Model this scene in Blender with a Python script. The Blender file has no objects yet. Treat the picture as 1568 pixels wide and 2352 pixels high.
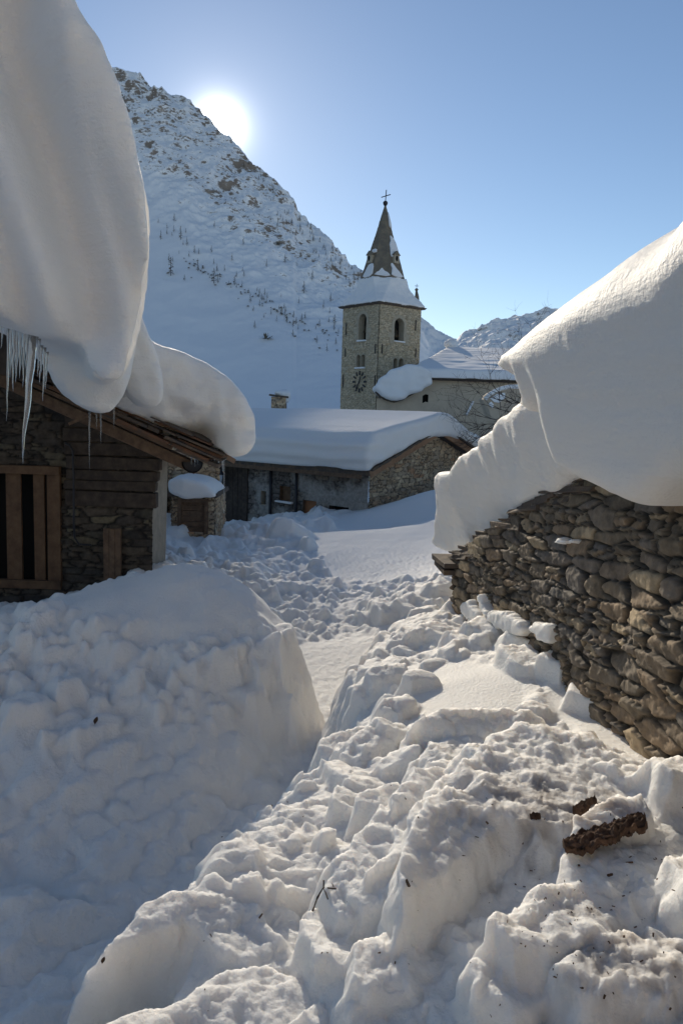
import bpy, math, random
import numpy as np
C = bpy.context.scene.collection
R = math.radians
rng = np.random.default_rng(7)
random.seed(7)
# ------------------------------------------------------------------ camera
EYE = 2.7                      # eye height over the trench floor datum
PITCH = 7.0                    # degrees below the horizon
FPX = 1801.0                   # focal length in pixels of a 1568 x 2352 picture
cam_d = bpy.data.cameras.new('camera'); cam = bpy.data.objects.new('camera', cam_d); C.objects.link(cam)
cam.location = (0, 0, EYE); ROLL = 1.8
from mathutils import Vector, Matrix
cam.rotation_euler = (Matrix.Rotation(R(90 - PITCH), 3, 'X') @ Matrix.Rotation(R(ROLL), 3, 'Z')).to_euler()
cam_d.sensor_fit = 'VERTICAL'; cam_d.sensor_height = 24.0; cam_d.sensor_width = 16.0
cam_d.lens = FPX / 2352 * 24.0
cam_d.clip_start = 0.05; cam_d.clip_end = 20000
bpy.context.scene.camera = cam
CR, SR = math.cos(R(ROLL)), math.sin(R(ROLL))
CP, SP = math.cos(R(PITCH)), math.sin(R(PITCH))
def slope(px, py):             # a sight line as (x per metre ahead, rise per metre ahead)
    dx = (px - 784) / FPX; dy = (1176 - py) / FPX
    dx, dy = dx * CR - dy * SR, dx * SR + dy * CR
    y = CP + dy * SP; z = dy * CP - SP
    return dx / y, z / y
def PY(px, py, Y):
    a, b = slope(px, py); return (a * Y, Y, EYE + b * Y)
def PH(px, py, h):
    a, b = slope(px, py); Y = h / b; return (a * Y, Y, EYE + h)
# ------------------------------------------------------------------ sky and sun
_a, _b = slope(504, 289)
SUN_EL = math.atan2(_b, math.hypot(_a, 1)); SUN_AZ = math.atan2(_a, 1)
SUN = np.array([math.sin(SUN_AZ) * math.cos(SUN_EL), math.cos(SUN_AZ) * math.cos(SUN_EL), math.sin(SUN_EL)])
sc = bpy.context.scene
w = bpy.data.worlds.new('World'); sc.world = w; w.use_nodes = True
nt = w.node_tree; nd = nt.nodes; lk = nt.links
bg = nd['Background']; out = nd['World Output']
sky = nd.new('ShaderNodeTexSky'); sky.sky_type = 'NISHITA'; sky.sun_disc = False
sky.sun_elevation = SUN_EL; sky.sun_rotation = SUN_AZ; sky.altitude = 1800; sky.air_density = 1.0; sky.dust_density = 0.22; sky.ozone_density = 1.6
bg.inputs['Strength'].default_value = 0.109
hsv = nd.new('ShaderNodeHueSaturation'); hsv.inputs['Saturation'].default_value = 1.0
lk.new(sky.outputs[0], hsv.inputs['Color']); lk.new(hsv.outputs[0], bg.inputs['Color'])
# the sun's own disc and the bright air round it, seen in the sky
tc = nd.new('ShaderNodeTexCoord'); dot = nd.new('ShaderNodeVectorMath'); dot.operation = 'DOT_PRODUCT'
nrm = nd.new('ShaderNodeVectorMath'); nrm.operation = 'NORMALIZE'
lk.new(tc.outputs['Generated'], nrm.inputs[0]); lk.new(nrm.outputs[0], dot.inputs[0]); dot.inputs[1].default_value = tuple(SUN)
def mth(op, a, b=None, c=None, tree=nt):
    n = tree.nodes.new('ShaderNodeMath'); n.operation = op
    for i, v in enumerate((a, b, c)):
        if v is None: continue
        if isinstance(v, (int, float)): n.inputs[i].default_value = v
        else: tree.links.new(v, n.inputs[i])
    return n.outputs[0]
ang = mth('MULTIPLY', mth('ARCCOSINE', mth('MINIMUM', dot.outputs['Value'], 0.9999999)), 180 / math.pi)
g1 = mth('MULTIPLY', mth('EXPONENT', mth('MULTIPLY', ang, -1 / 0.6)), 8.0)
g2 = mth('MULTIPLY', mth('EXPONENT', mth('MULTIPLY', ang, -1 / 3.5)), 0.22)
glow = mth('ADD', g1, g2)
bg2 = nd.new('ShaderNodeBackground'); bg2.inputs['Color'].default_value = (1, 0.97, 0.9, 1); lk.new(glow, bg2.inputs['Strength'])
add = nd.new('ShaderNodeAddShader'); lk.new(bg.outputs[0], add.inputs[0]); lk.new(bg2.outputs[0], add.inputs[1]); lk.new(add.outputs[0], out.inputs['Surface'])
sl = bpy.data.lights.new('sun', 'SUN'); so = bpy.data.objects.new('sun', sl); C.objects.link(so)
sl.energy = 5.0; sl.angle = R(0.5); sl.color = (1.0, 0.88, 0.70)
from mathutils import Vector, Matrix
so.rotation_euler = Vector(SUN).to_track_quat('Z', 'Y').to_euler(); so.location = (0, 0, 60)
sc.view_settings.view_transform = 'Standard'; sc.view_settings.look = 'None'
sc.view_settings.exposure = 0.12; sc.view_settings.gamma = 1.0; sc.view_settings.use_curve_mapping = False
sc.cycles.max_bounces = 8; sc.cycles.diffuse_bounces = 5
# ------------------------------------------------------------------ numpy noise
def _hash(*ix, seed=0):
    h = np.uint32(seed * 2654435761 & 0xffffffff) + np.zeros(np.shape(ix[0]), np.uint32)
    for k, i in zip((0x9E3779B1, 0x85EBCA77, 0xC2B2AE3D), ix):
        h ^= (i.astype(np.int64) & 0xffffffff).astype(np.uint32) * np.uint32(k)
        h ^= h >> np.uint32(15); h *= np.uint32(0x2C1B3C6D); h ^= h >> np.uint32(12); h *= np.uint32(0x297A2D39); h ^= h >> np.uint32(15)
    return h
def rnd(*ix, seed=0): return (_hash(*ix, seed=seed) >> np.uint32(8)).astype(np.float32) / np.float32(16777216)
def noise(*p, seed=0):         # value-gradient noise in 2 or 3 dimensions, about -1..1
    n = len(p); i = [np.floor(c).astype(np.int64) for c in p]; f = [(c - k).astype(np.float32) for c, k in zip(p, i)]
    u = [t * t * t * (t * (t * 6 - 15) + 10) for t in f]
    tot = 0
    for corner in range(1 << n):
        o = [(corner >> k) & 1 for k in range(n)]
        ii = [a + b for a, b in zip(i, o)]; wgt = 1
        h = _hash(*ii, seed=seed); g = 0
        for k in range(n):
            wgt = wgt * (u[k] if o[k] else 1 - u[k])
            comp = ((h >> np.uint32(10 * k)) & np.uint32(1023)).astype(np.float32) / 511.5 - 1
            g = g + comp * (f[k] - o[k])
        tot = tot + wgt * g
    return tot * 1.5
def fbm(*p, oct=4, gain=0.5, lac=2.03, seed=0, ridged=False):
    a, s, tot = 1.0, 1.0, 0
    for o in range(oct):
        v = noise(*[c * s + 17.3 * o for c in p], seed=seed + o)
        if ridged: v = 1 - 2 * np.abs(v)
        tot = tot + a * v; a *= gain; s *= lac
    return tot
def sstep(a, b, x):
    t = np.clip((x - a) / (b - a), 0, 1); return t * t * (3 - 2 * t)
def poly_sd(poly, x, y):       # signed distance to a polygon, negative inside
    P = np.asarray(poly, np.float32); d = np.full(np.shape(x), 1e18, np.float32); ins = np.zeros(np.shape(x), bool)
    for a, b in zip(P, np.roll(P, -1, 0)):
        e = b - a; t = np.clip(((x - a[0]) * e[0] + (y - a[1]) * e[1]) / max(float(e @ e), 1e-12), 0, 1)
        d = np.minimum(d, (x - a[0] - t * e[0]) ** 2 + (y - a[1] - t * e[1]) ** 2)
        c = (a[1] > y) != (b[1] > y)
        if e[1] != 0: ins ^= c & (x < a[0] + (y - a[1]) * e[0] / e[1])
    d = np.sqrt(d); return np.where(ins, -d, d)
def smooth_poly(pts, n=3):     # Chaikin corner cutting
    P = np.asarray(pts, float)
    for _ in range(n):
        Q = np.roll(P, -1, 0); P = np.stack([.75 * P + .25 * Q, .25 * P + .75 * Q], 1).reshape(-1, 2)
    return P
def tps(pts, x, y, lam=1e-3):  # thin plate spline through (x, y, h)
    P = np.asarray(pts, float); n = len(P)
    def U(r2): return np.where(r2 > 0, r2 * np.log(np.maximum(r2, 1e-12)), 0) * .5
    K = U(((P[:, None, :2] - P[None, :, :2]) ** 2).sum(-1)) + lam * np.eye(n)
    A = np.zeros((n + 3, n + 3)); A[:n, :n] = K; A[:n, n] = 1; A[:n, n + 1:] = P[:, :2]; A[n:, :n] = A[:n, n:].T
    s = np.linalg.solve(A, np.r_[P[:, 2], 0, 0, 0]); o = s[n] + s[n + 1] * x + s[n + 2] * y
    for k in range(n): o = o + s[k] * U((x - P[k, 0]) ** 2 + (y - P[k, 1]) ** 2)
    return o
# ------------------------------------------------------------------ meshes and objects
def tag(o, label=None, cat=None, group=None, kind=None):
    if label: o['label'] = label
    if cat:
        o['category'] = cat; o['kind'] = 'thing'
    if group: o['group'] = group
    if kind: o['kind'] = kind
    return o
def link(o, parent=None):
    C.objects.link(o)
    if parent is not None:
        o.parent = parent; o.matrix_parent_inverse = Matrix.Translation(-Vector(parent.location)) if parent.parent is None else Matrix()
    return o
def big_mesh(name, V, Q, mat, parent=None, smooth=True, attrs=None):
    V = np.asarray(V, np.float32); Q = np.asarray(Q, np.int32); k = Q.shape[1]
    me = bpy.data.meshes.new(name); me.vertices.add(len(V)); me.vertices.foreach_set('co', V.ravel())
    me.loops.add(Q.size); me.loops.foreach_set('vertex_index', Q.ravel())
    me.polygons.add(len(Q)); me.polygons.foreach_set('loop_start', np.arange(len(Q), dtype=np.int32) * k)
    try: me.polygons.foreach_set('loop_total', np.full(len(Q), k, np.int32))
    except Exception: pass
    me.polygons.foreach_set('use_smooth', np.full(len(Q), smooth))
    for an, av in (attrs or {}).items():
        if av.ndim == 1:
            at = me.attributes.new(an, 'FLOAT', 'POINT'); at.data.foreach_set('value', av.astype(np.float32))
        else:
            at = me.attributes.new(an, 'FLOAT_VECTOR', 'POINT'); at.data.foreach_set('vector', av.astype(np.float32).ravel())
    me.update(calc_edges=True); me.validate()
    if mat: me.materials.append(mat)
    return link(bpy.data.objects.new(name, me), parent)
class MB:                      # collects plain shapes into one mesh
    def __init__(s): s.v = []; s.f = []
    def add(s, V, F):
        n = len(s.v); s.v += [tuple(map(float, p)) for p in V]; s.f += [tuple(n + i for i in f) for f in F]; return s
    def hexa(s, P): return s.add(P, [(3, 2, 1, 0), (4, 5, 6, 7), (0, 1, 5, 4), (1, 2, 6, 5), (2, 3, 7, 6), (3, 0, 4, 7)])
    def box(s, c, sz, ax=None, jit=0):
        ax = ax or ((1, 0, 0), (0, 1, 0), (0, 0, 1)); c = Vector(c); A = [Vector(a) for a in ax]
        P = []
        for k in (-1, 1):
            for i, j in ((-1, -1), (1, -1), (1, 1), (-1, 1)):
                q = c + A[0] * (i * sz[0] / 2) + A[1] * (j * sz[1] / 2) + A[2] * (k * sz[2] / 2)
                P.append(q + Vector((random.uniform(-jit, jit), random.uniform(-jit, jit), random.uniform(-jit, jit))))
        return s.hexa(P)
    def bar(s, a, b, wd, th, up=(0, 0, 1), jit=0):
        a, b = Vector(a), Vector(b); d = (b - a); L = d.length; d.normalize(); u = Vector(up); sd = d.cross(u).normalized(); u = sd.cross(d)
        return s.box((a + b) / 2, (L, wd, th), (d, sd, u), jit)
    def tube(s, pts, rad, n=8, cap=True):
        pts = [Vector(p) for p in pts]; rad = rad if hasattr(rad, '__len__') else [rad] * len(pts); V = []; F = []
        ref = Vector((0.13, 0.31, 0.94))
        for i, p in enumerate(pts):
            d = (pts[min(i + 1, len(pts) - 1)] - pts[max(i - 1, 0)]).normalized(); a = d.cross(ref)
            if a.length < .05: a = d.cross(Vector((1, 0, 0)))
            a.normalize(); b = d.cross(a)
            V += [p + (a * math.cos(2 * math.pi * k / n) + b * math.sin(2 * math.pi * k / n)) * rad[i] for k in range(n)]
        for i in range(len(pts) - 1):
            F += [(i * n + k, i * n + (k + 1) % n, (i + 1) * n + (k + 1) % n, (i + 1) * n + k) for k in range(n)]
        if cap: F += [tuple(range(n))[::-1], tuple((len(pts) - 1) * n + k for k in range(n))]
        return s.add(V, F)
    def prism(s, P, off):      # polygon P (3D) swept by off
        off = Vector(off); n = len(P); P = [Vector(p) for p in P]
        return s.add(P + [p + off for p in P], [tuple(range(n))[::-1], tuple(range(n, 2 * n))] + [(i, (i + 1) % n, n + (i + 1) % n, n + i) for i in range(n)])
    def build(s, name, mat, parent=None, smooth=False, bevel=0):
        me = bpy.data.meshes.new(name); me.from_pydata(s.v, [], s.f); me.materials.append(mat)
        import bmesh
        bm = bmesh.new(); bm.from_mesh(me); bmesh.ops.recalc_face_normals(bm, faces=bm.faces[:]); bm.to_mesh(me); bm.free()
        if smooth: me.polygons.foreach_set('use_smooth', np.ones(len(me.polygons), bool))
        o = link(bpy.data.objects.new(name, me), parent)
        if bevel:
            m = o.modifiers.new('bevel', 'BEVEL'); m.width = bevel; m.segments = 2
        return o
def empty(name, loc, label, cat, group=None):
    o = bpy.data.objects.new(name, None); o.location = loc; o.empty_display_size = .3; C.objects.link(o); return tag(o, label, cat, group)
def grid_quads(nu, nv):
    i = np.arange(nu * nv).reshape(nu, nv)
    return np.stack([i[:-1, :-1], i[1:, :-1], i[1:, 1:], i[:-1, 1:]], -1).reshape(-1, 4)
def surface_nets(D, org, sp):
    S = D < 0; nx, ny, nz = D.shape
    cnt = np.zeros((nx - 1, ny - 1, nz - 1), np.float32); acc = np.zeros((nx - 1, ny - 1, nz - 1, 3), np.float32)
    cs = [(i, j, k) for i in (0, 1) for j in (0, 1) for k in (0, 1)]
    def sl(A, c): return A[c[0]:nx - 1 + c[0], c[1]:ny - 1 + c[1], c[2]:nz - 1 + c[2]]
    for a in cs:
        for ax in range(3):
            if a[ax]: continue
            b = list(a); b[ax] = 1; b = tuple(b)
            da, db = sl(D, a), sl(D, b); m = (da < 0) != (db < 0)
            t = np.where(m, da / np.where(m, da - db, 1), 0)
            for q in range(3): acc[..., q] += np.where(m, a[q] + (t if q == ax else 0), 0)
            cnt += m
    act = cnt > 0; idx = np.full(act.shape, -1, np.int64); idx[act] = np.arange(act.sum())
    base = np.stack(np.nonzero(act), -1).astype(np.float32)
    V = (base + acc[act] / cnt[act][:, None]) * np.asarray(sp, np.float32) + np.asarray(org, np.float32)
    Q = []
    for ax in range(3):
        o1, o2 = [q for q in range(3) if q != ax]
        n = [nx, ny, nz]; s0 = [slice(1, n[q] - 1) for q in range(3)]; s0[ax] = slice(0, n[ax] - 1)
        s1 = list(s0); s1[ax] = slice(1, n[ax])
        A, B = S[tuple(s0)], S[tuple(s1)]; m = A != B; ii = np.stack(np.nonzero(m), -1)
        ii[:, o1] += 1; ii[:, o2] += 1
        def at(d1, d2):
            j = ii.copy(); j[:, o1] += d1; j[:, o2] += d2; return idx[j[:, 0], j[:, 1], j[:, 2]]
        q = np.stack([at(-1, -1), at(0, -1), at(0, 0), at(-1, 0)], -1)
        flip = A[m] if ax != 1 else ~A[m]
        q[~flip] = q[~flip][:, ::-1]; Q.append(q)
    return V, np.concatenate(Q)
def solid(name, fn, lo, hi, step, xf, mt, parent=None, attrs=None):
    st = np.broadcast_to(np.asarray(step, float), (3,)); ax = [np.arange(a, b + s, s, dtype=np.float32) for a, b, s in zip(lo, hi, st)]
    G = np.meshgrid(*ax, indexing='ij'); D = np.array(np.broadcast_to(fn(*G), G[0].shape), np.float32)
    for q in (0, -1):          # close the solid where it reaches the edge of its box
        D[q] = np.maximum(D[q], .01); D[:, q] = np.maximum(D[:, q], .01); D[:, :, q] = np.maximum(D[:, :, q], .01)
    V, Q = surface_nets(D, lo, st); return big_mesh(name, xf(V), Q, mt, parent)
def extr(s, w, w1, w2, r):     # a polygon distance s swept from w1 to w2 with rounded edges
    a = s + r; b = np.abs(w - (w1 + w2) / 2) - (w2 - w1) / 2 + r
    return np.sqrt(np.maximum(a, 0) ** 2 + np.maximum(b, 0) ** 2) + np.minimum(np.maximum(a, b), 0) - r
def smin(a, b, k):
    h = np.clip(.5 + .5 * (b - a) / k, 0, 1); return b * (1 - h) + a * h - k * h * (1 - h)
# ------------------------------------------------------------------ materials
def mat(name, color, rough=0.8, bump=None, var=None, spec=0.3, sss=0, metallic=0):
    """color; bump = (scale, strength, detail, distance); var = (scale, colour2, lo, hi)"""
    m = bpy.data.materials.new(name); m.use_nodes = True; t = m.node_tree; b = t.nodes['Principled BSDF']
    b.inputs['Base Color'].default_value = (*color, 1); b.inputs['Roughness'].default_value = rough
    b.inputs['Specular IOR Level'].default_value = spec; b.inputs['Metallic'].default_value = metallic
    co = t.nodes.new('ShaderNodeTexCoord'); m['_'] = 0
    if var:
        n = t.nodes.new('ShaderNodeTexNoise'); n.inputs['Scale'].default_value = var[0]; n.inputs['Detail'].default_value = 8; n.inputs['Roughness'].default_value = .65
        t.links.new(co.outputs['Object'], n.inputs['Vector'])
        r = t.nodes.new('ShaderNodeMapRange'); r.inputs[1].default_value = var[2]; r.inputs[2].default_value = var[3]; t.links.new(n.outputs[0], r.inputs[0])
        mx = t.nodes.new('ShaderNodeMix'); mx.data_type = 'RGBA'; mx.inputs[6].default_value = (*color, 1); mx.inputs[7].default_value = (*var[1], 1)
        t.links.new(r.outputs[0], mx.inputs[0]); t.links.new(mx.outputs[2], b.inputs['Base Color'])
    if bump:
        n = t.nodes.new('ShaderNodeTexNoise'); n.inputs['Scale'].default_value = bump[0]; n.inputs['Detail'].default_value = bump[2]; n.inputs['Roughness'].default_value = .6
        t.links.new(co.outputs['Object'], n.inputs['Vector'])
        bp = t.nodes.new('ShaderNodeBump'); bp.inputs['Strength'].default_value = bump[1]; bp.inputs['Distance'].default_value = bump[3]
        t.links.new(n.outputs[0], bp.inputs['Height']); t.links.new(bp.outputs[0], b.inputs['Normal'])
    if sss:
        b.inputs['Subsurface Weight'].default_value = sss; b.inputs['Subsurface Radius'].default_value = (1.15, 1.05, .95); b.inputs['Subsurface Scale'].default_value = .07
    del m['_']; return m
SNOW = (0.84, 0.82, 0.785)
M = {}
M['snow'] = mat('snow', SNOW, .65, (46, .75, 7, .016), None, .25, .7)
M['snow_layer'] = M['snow'].copy(); M['snow_layer'].name = 'layered_snow'; t = M['snow_layer'].node_tree
b1 = [n for n in t.nodes if n.type == 'BUMP'][0]; co_ = [n for n in t.nodes if n.type == 'TEX_COORD'][0]
mp_ = t.nodes.new('ShaderNodeMapping'); mp_.inputs['Scale'].default_value = (1.0, 1.0, 8.0); nz_ = t.nodes.new('ShaderNodeTexNoise'); nz_.inputs['Scale'].default_value = 1.6; nz_.inputs['Detail'].default_value = 5; nz_.inputs['Roughness'].default_value = .55
b2 = t.nodes.new('ShaderNodeBump'); b2.inputs['Strength'].default_value = .55; b2.inputs['Distance'].default_value = .05
t.links.new(co_.outputs['Object'], mp_.inputs['Vector']); t.links.new(mp_.outputs[0], nz_.inputs['Vector']); t.links.new(nz_.outputs[0], b2.inputs['Height']); t.links.new(b2.outputs[0], b1.inputs['Normal'])
M['snow_far'] = mat('snow_far', (.86, .86, .86), .7, (3, .3, 5, .05), None, .2)
M['wood'] = mat('old_wood', (.11, .07, .045), .8, (22, .6, 6, .01), (9, (.22, .14, .085), .4, .75))
M['dark_wood'] = mat('dark_wood', (.045, .034, .027), .85, (18, .6, 6, .012), (7, (.10, .075, .055), .42, .75))
M['slat_wood'] = mat('slat_wood', (.095, .052, .028), .75, (30, .4, 5, .006), (6, (.18, .105, .055), .35, .7))
M['rake_wood'] = mat('rake_wood', (.36, .21, .12), .75, (8, .4, 5, .01), (3, (.24, .13, .07), .35, .7))
M['slate'] = mat('roof_slate', (.085, .07, .06), .85, (14, .8, 7, .02), (6, (.19, .13, .08), .45, .75))
M['rust_slate'] = mat('rust_slate', (.16, .08, .045), .85, (14, .8, 7, .02), (7, (.07, .055, .045), .45, .7))
M['ochre'] = mat('ochre_render', (.62, .49, .34), .9, (6, .5, 7, .03), (.7, (.55, .44, .31), .4, .65))  # walls of the added houses, pale and warm to bounce sunlight
M['dark_iron'] = mat('dark_iron', (.03, .03, .035), .5, (40, .3, 4, .003))
M['black'] = mat('dark_interior', (.012, .011, .01), .9)
# ------------------------------------------------------------------ snow ground
def rel(p): return (p[0], p[1], p[2] - EYE)
FL = -2.6
g_pts = [rel(PH(*q)) for q in [(60, 2300, FL), (180, 2120, FL), (-250, 2200, FL), (0, 1990, FL), (250, 2010, -2.57), (430, 2010, FL), (600, 1850, FL), (720, 1745, FL),
    (740, 1650, -2.55), (765, 1560, -2.52), (760, 1510, -2.5), (840, 1480, -2.45), (500, 2352, FL), (850, 2100, FL), (1000, 1800, FL), (1100, 1650, -2.5)]]
g_pts += [rel(PY(*q)) for q in [(800, 1400, 10), (700, 1420, 10), (900, 1335, 12.6), (1000, 1340, 10.5), (720, 1335, 12.8), (640, 1265, 15), (560, 1262, 15.5), (540, 1212, 19.5), (840, 1219, 17.2),
    (990, 1217, 17.2), (450, 1225, 17.0), (400, 1275, 13), (640, 1230, 17.2), (980, 1192, 19), (1150, 1215, 17), (850, 1170, 23.5), (990, 1128, 22), (1080, 1118, 23), (700, 1183, 25), (620, 1196, 27), (520, 1182, 33), (300, 1240, 22),
    (1300, 1270, 11), (250, 1345, 9.9), (60, 1400, 9.9), (-100, 1410, 9.9), (370, 1300, 10.6)]]
g_pts += [(0, 19.6, -2.9), (1.8, 19.4, -2.8), (0, 45, -4.6), (14, 45, -3), (-20, 45, -5), (30, 20, -1.5), (-25, 14, -2.2), (-10, 6, -2.2), (-6, 2, -2.4), (10, 8, -1.8), (0, -3, -2.6), (8, 0, -1.6), (-6, -4, -2.6), (6, -6, -2), (0, 75, -5.5), (40, 75, -3), (-40, 75, -6)]
bank_pts = [rel(PH(*q)) for q in [(0, 2010, FL), (250, 2040, FL), (430, 2010, FL), (600, 1850, FL), (722, 1730, FL)]] + [rel(PY(*q)) for q in
    [(350, 1760, 4.95), (100, 1720, 4.9), (100, 1640, 5.3), (0, 1760, 4.8), (500, 1600, 5.6), (600, 1700, 5.5), (640, 1440, 6.3), (690, 1485, 6.25), (430, 1303, 6.9), (300, 1335, 6.9), (225, 1345, 7.1), (560, 1335, 7.0), (610, 1395, 6.6),
     (430, 1400, 6.35), (300, 1450, 6.05), (150, 1460, 6.05), (450, 1490, 5.95), (60, 1520, 5.9), (250, 1560, 5.65), (650, 1600, 5.9), (450, 1700, 5.2), (-150, 1640, 5.3)]] + \
    [(-1.5, 8.6, -1.85), (-.8, 8.6, -2.25), (-2.4, 8.6, -2.0), (-3.6, 8.2, -2.15), (-.4, 8.4, -2.5), (-4, 4, -2.5), (-5, 6.5, -2.2), (-2.95, 7.0, -1.95), (-2.5, 6.4, -1.72), (-3.3, 6.2, -2.0)]
bank_poly = [(-6, 2.5), (-1.2, 2.5)] + [PH(*q)[:2] for q in [(430, 2020, FL), (600, 1850, FL), (708, 1735, FL)]] + [PY(*q)[:2] for q in [(680, 1490, 6.3), (640, 1440, 6.7), (600, 1390, 7.1), (555, 1340, 7.6)]] + [(-.9, 8.3), (-1.9, 8.7), (-6, 8.7)]
pile_pts = [rel(PH(*q)) for q in [(280, 2135, -1.6), (430, 2010, -1.63), (560, 1862, -1.68), (720, 1742, -1.76), (500, 2200, -1.62), (700, 2000, -1.68), (900, 1850, -1.70), (800, 1800, -1.74)]] + [rel(PY(*q)) for q in
    [(830, 1622, 4.9), (840, 1505, 6.3), (950, 1405, 7.6), (1035, 1405, 7.4), (1050, 1600, 4.6), (1000, 1530, 5.3), (1090, 1470, 5.9), (1300, 1570, 4.5), (1180, 1500, 5.3), (1568, 1770, 3.2), (1420, 1690, 3.75), (1260, 1640, 4.15),
     (1300, 1800, 2.95), (1300, 2000, 2.3), (1300, 2300, 1.75), (960, 2300, 1.85), (1100, 1730, 3.6), (1000, 2050, 2.35), (1150, 1900, 2.6), (700, 2300, 1.95)]] + \
    [(.2, .6, -1.6), (1.5, .6, -1.4), (-.5, .5, -1.62), (2.5, 3, -1.4), (2.5, 7, -1.7), (1.6, 8.4, -2.0), (.9, 8.6, -2.3)]
pile_poly = [(.1, -2), (-.10, 1.1), (-.29, 1.6), (-.40, 2.0), (-.44, 2.36), (-.66, 2.25)] + [PH(*q)[:2] for q in [(430, 2015, -1.63), (560, 1866, -1.68), (720, 1746, -1.76)]] + \
    [PY(*q)[:2] for q in [(810, 1720, 4.05), (828, 1640, 4.75), (815, 1560, 5.6), (850, 1490, 6.5), (900, 1430, 7.4), (960, 1385, 8.1)]] + [(.95, 8.6), (1.8, 9.2), (5, 9), (5, -2)]
# a fan of rows round the standpoint, finer near it
ang_ = np.r_[np.linspace(-100, -31, 70)[:-1], np.linspace(-31, 31, 560), np.linspace(31, 100, 70)[1:]]
rad_ = np.exp(np.linspace(math.log(.45), math.log(90), 1450))
A_, R_ = np.meshgrid(np.radians(ang_), rad_, indexing='ij')
X = (R_ * np.sin(A_)).astype(np.float32); Y = (R_ * np.cos(A_)).astype(np.float32)
wx = .10 * fbm(X * 2.2, Y * 2.2, oct=3, seed=11); wy = .10 * fbm(X * 2.2, Y * 2.2, oct=3, seed=23)
near = sstep(14, 9, Y)
WX, WY = X + wx * near, Y + wy * near
H = tps(g_pts, X, Y, 3e-3).astype(np.float32)
sdp_far = Y
bank = tps(bank_pts, WX, WY, 3e-3); sdb = poly_sd(bank_poly, WX, WY)
kb = np.where(X > -1.0, 4.2, 2.0)
bank = bank - .12 * sstep(-.35, 0, sdb) - kb * np.maximum(sdb, 0)
pile = tps(pile_pts, X, Y, 3e-3); sdp = poly_sd(pile_poly, WX * .35 + X * .65, WY * .35 + Y * .65)
pile = pile - .07 * sstep(-.18, 0, sdp) - np.where(Y > 4.2, 2.2, 16.0) * np.maximum(sdp, 0)
edge_y = 2.36 + .5 * (X + .44) + .05 * noise(X * 4, Y * 0 + 2, seed=15)       # the bank's near end was cut away and left a lower step
pile = pile - .10 * sstep(.04, -.04, Y - edge_y) * sstep(.12, -.12, X + .06 * noise(X * 3, Y * 3, seed=16))
def smax(a, b, k):
    h = np.clip(.5 + .5 * (a - b) / k, 0, 1); return b * (1 - h) + a * h + k * h * (1 - h)
H = np.where(Y < 10, smax(smax(H, bank, .06), pile, .06), H)
inpile = sstep(.25, -.1, sdp); inbank = sstep(.15, -.1, sdb) * (1 - inpile)
# where the snow lies undisturbed
def disk(px, py, Yd, rx, ry, rot=0):
    c = PY(px, py, Yd); dx, dy = X - c[0], Y - c[1]; cs, sn = math.cos(R(rot)), math.sin(R(rot))
    return sstep(1.15, .8, np.sqrt(((dx * cs + dy * sn) / rx) ** 2 + ((-dx * sn + dy * cs) / ry) ** 2) + .25 * fbm(X * 1.7, Y * 1.7, oct=3, seed=5))
calm = np.maximum.reduce([disk(400, 1370, 6.7, 1.25, .62, 0), disk(1060, 1590, 4.75, .36, .75, 4), disk(900, 1265, 14.6, 1.5, 2.4), sstep(16.2, 17.5, Y) * sstep(-.9, .2, X + .12 * (20 - Y) + .3 * noise(X * .8, Y * .8, seed=8)), disk(1420, 1690, 3.8, .22, .8, 5), disk(1030, 1215, 15.5, 2.2, 2.0)])
calm = np.clip(calm, 0, 1)
rough_mid = sstep(8.2, 9.2, Y) * np.maximum(sstep(16.5, 14, Y), sstep(30, 25, Y) * sstep(.2, -.6, X + .12 * (20 - Y)) * sstep(-5, -4, X))
pathm = (1 - inpile) * (1 - inbank) * sstep(9.2, 8, Y)
# broken blocks of shovelled snow: each one a tilted slab with steep sides
ra0, dr = math.log(.45), math.log(90 / .45) / 1449
def block(Hs, cx, cy, a, b, rot, top, tx, ty, k=3.5, rnd_=.03, wob=1.0):
    sm = min(.014, .25 * b)
    m = 1.5 * max(a, b) + .25; rr = math.hypot(cx, cy); th = math.degrees(math.atan2(cx, cy))
    j0 = max(0, int((math.log(max(rr - m, .46)) - ra0) / dr)); j1 = min(len(rad_), int((math.log(rr + m) - ra0) / dr) + 2)
    da = math.degrees(math.asin(min(.99, m / max(rr, m + .01)))); i0, i1 = np.searchsorted(ang_, [th - da, th + da])
    if i1 - i0 < 2 or j1 - j0 < 2: return
    s = (slice(i0, i1), slice(j0, j1)); dx = X[s] - cx + wob * .45 * wx[s]; dy = Y[s] - cy + wob * .45 * wy[s]
    cs, sn = math.cos(rot), math.sin(rot); u = dx * cs + dy * sn; v = -dx * sn + dy * cs
    g = np.random.default_rng(abs(int(cx * 9973 + cy * 7919 + a * 1e5))); nk = int(g.integers(5, 8)); d = np.full(u.shape, -9., np.float32)
    for i in range(nk):
        t_ = 2 * math.pi * (i + g.uniform(-.3, .3)) / nk; nx_, ny_ = math.cos(t_) / a, math.sin(t_) / b; ln = math.hypot(nx_, ny_); d = np.maximum(d, (u * nx_ + v * ny_ - g.uniform(.72, 1.12)) / ln)
    h = top + tx * u + ty * v - k * np.maximum(d, 0) - .25 * np.maximum(d + .035, 0) ** 2 / .07
    Hs[s] = smax(Hs[s], h, sm)
def ground(x, y):              # height of the drawn ground at a place
    j = int(round((math.log(math.hypot(x, y)) - ra0) / dr)); i = int(np.argmin(np.abs(ang_ - math.degrees(math.atan2(x, y)))))
    return float(H0[i, min(max(j, 0), len(rad_) - 1)]), i, min(max(j, 0), len(rad_) - 1)
H0 = H
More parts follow.
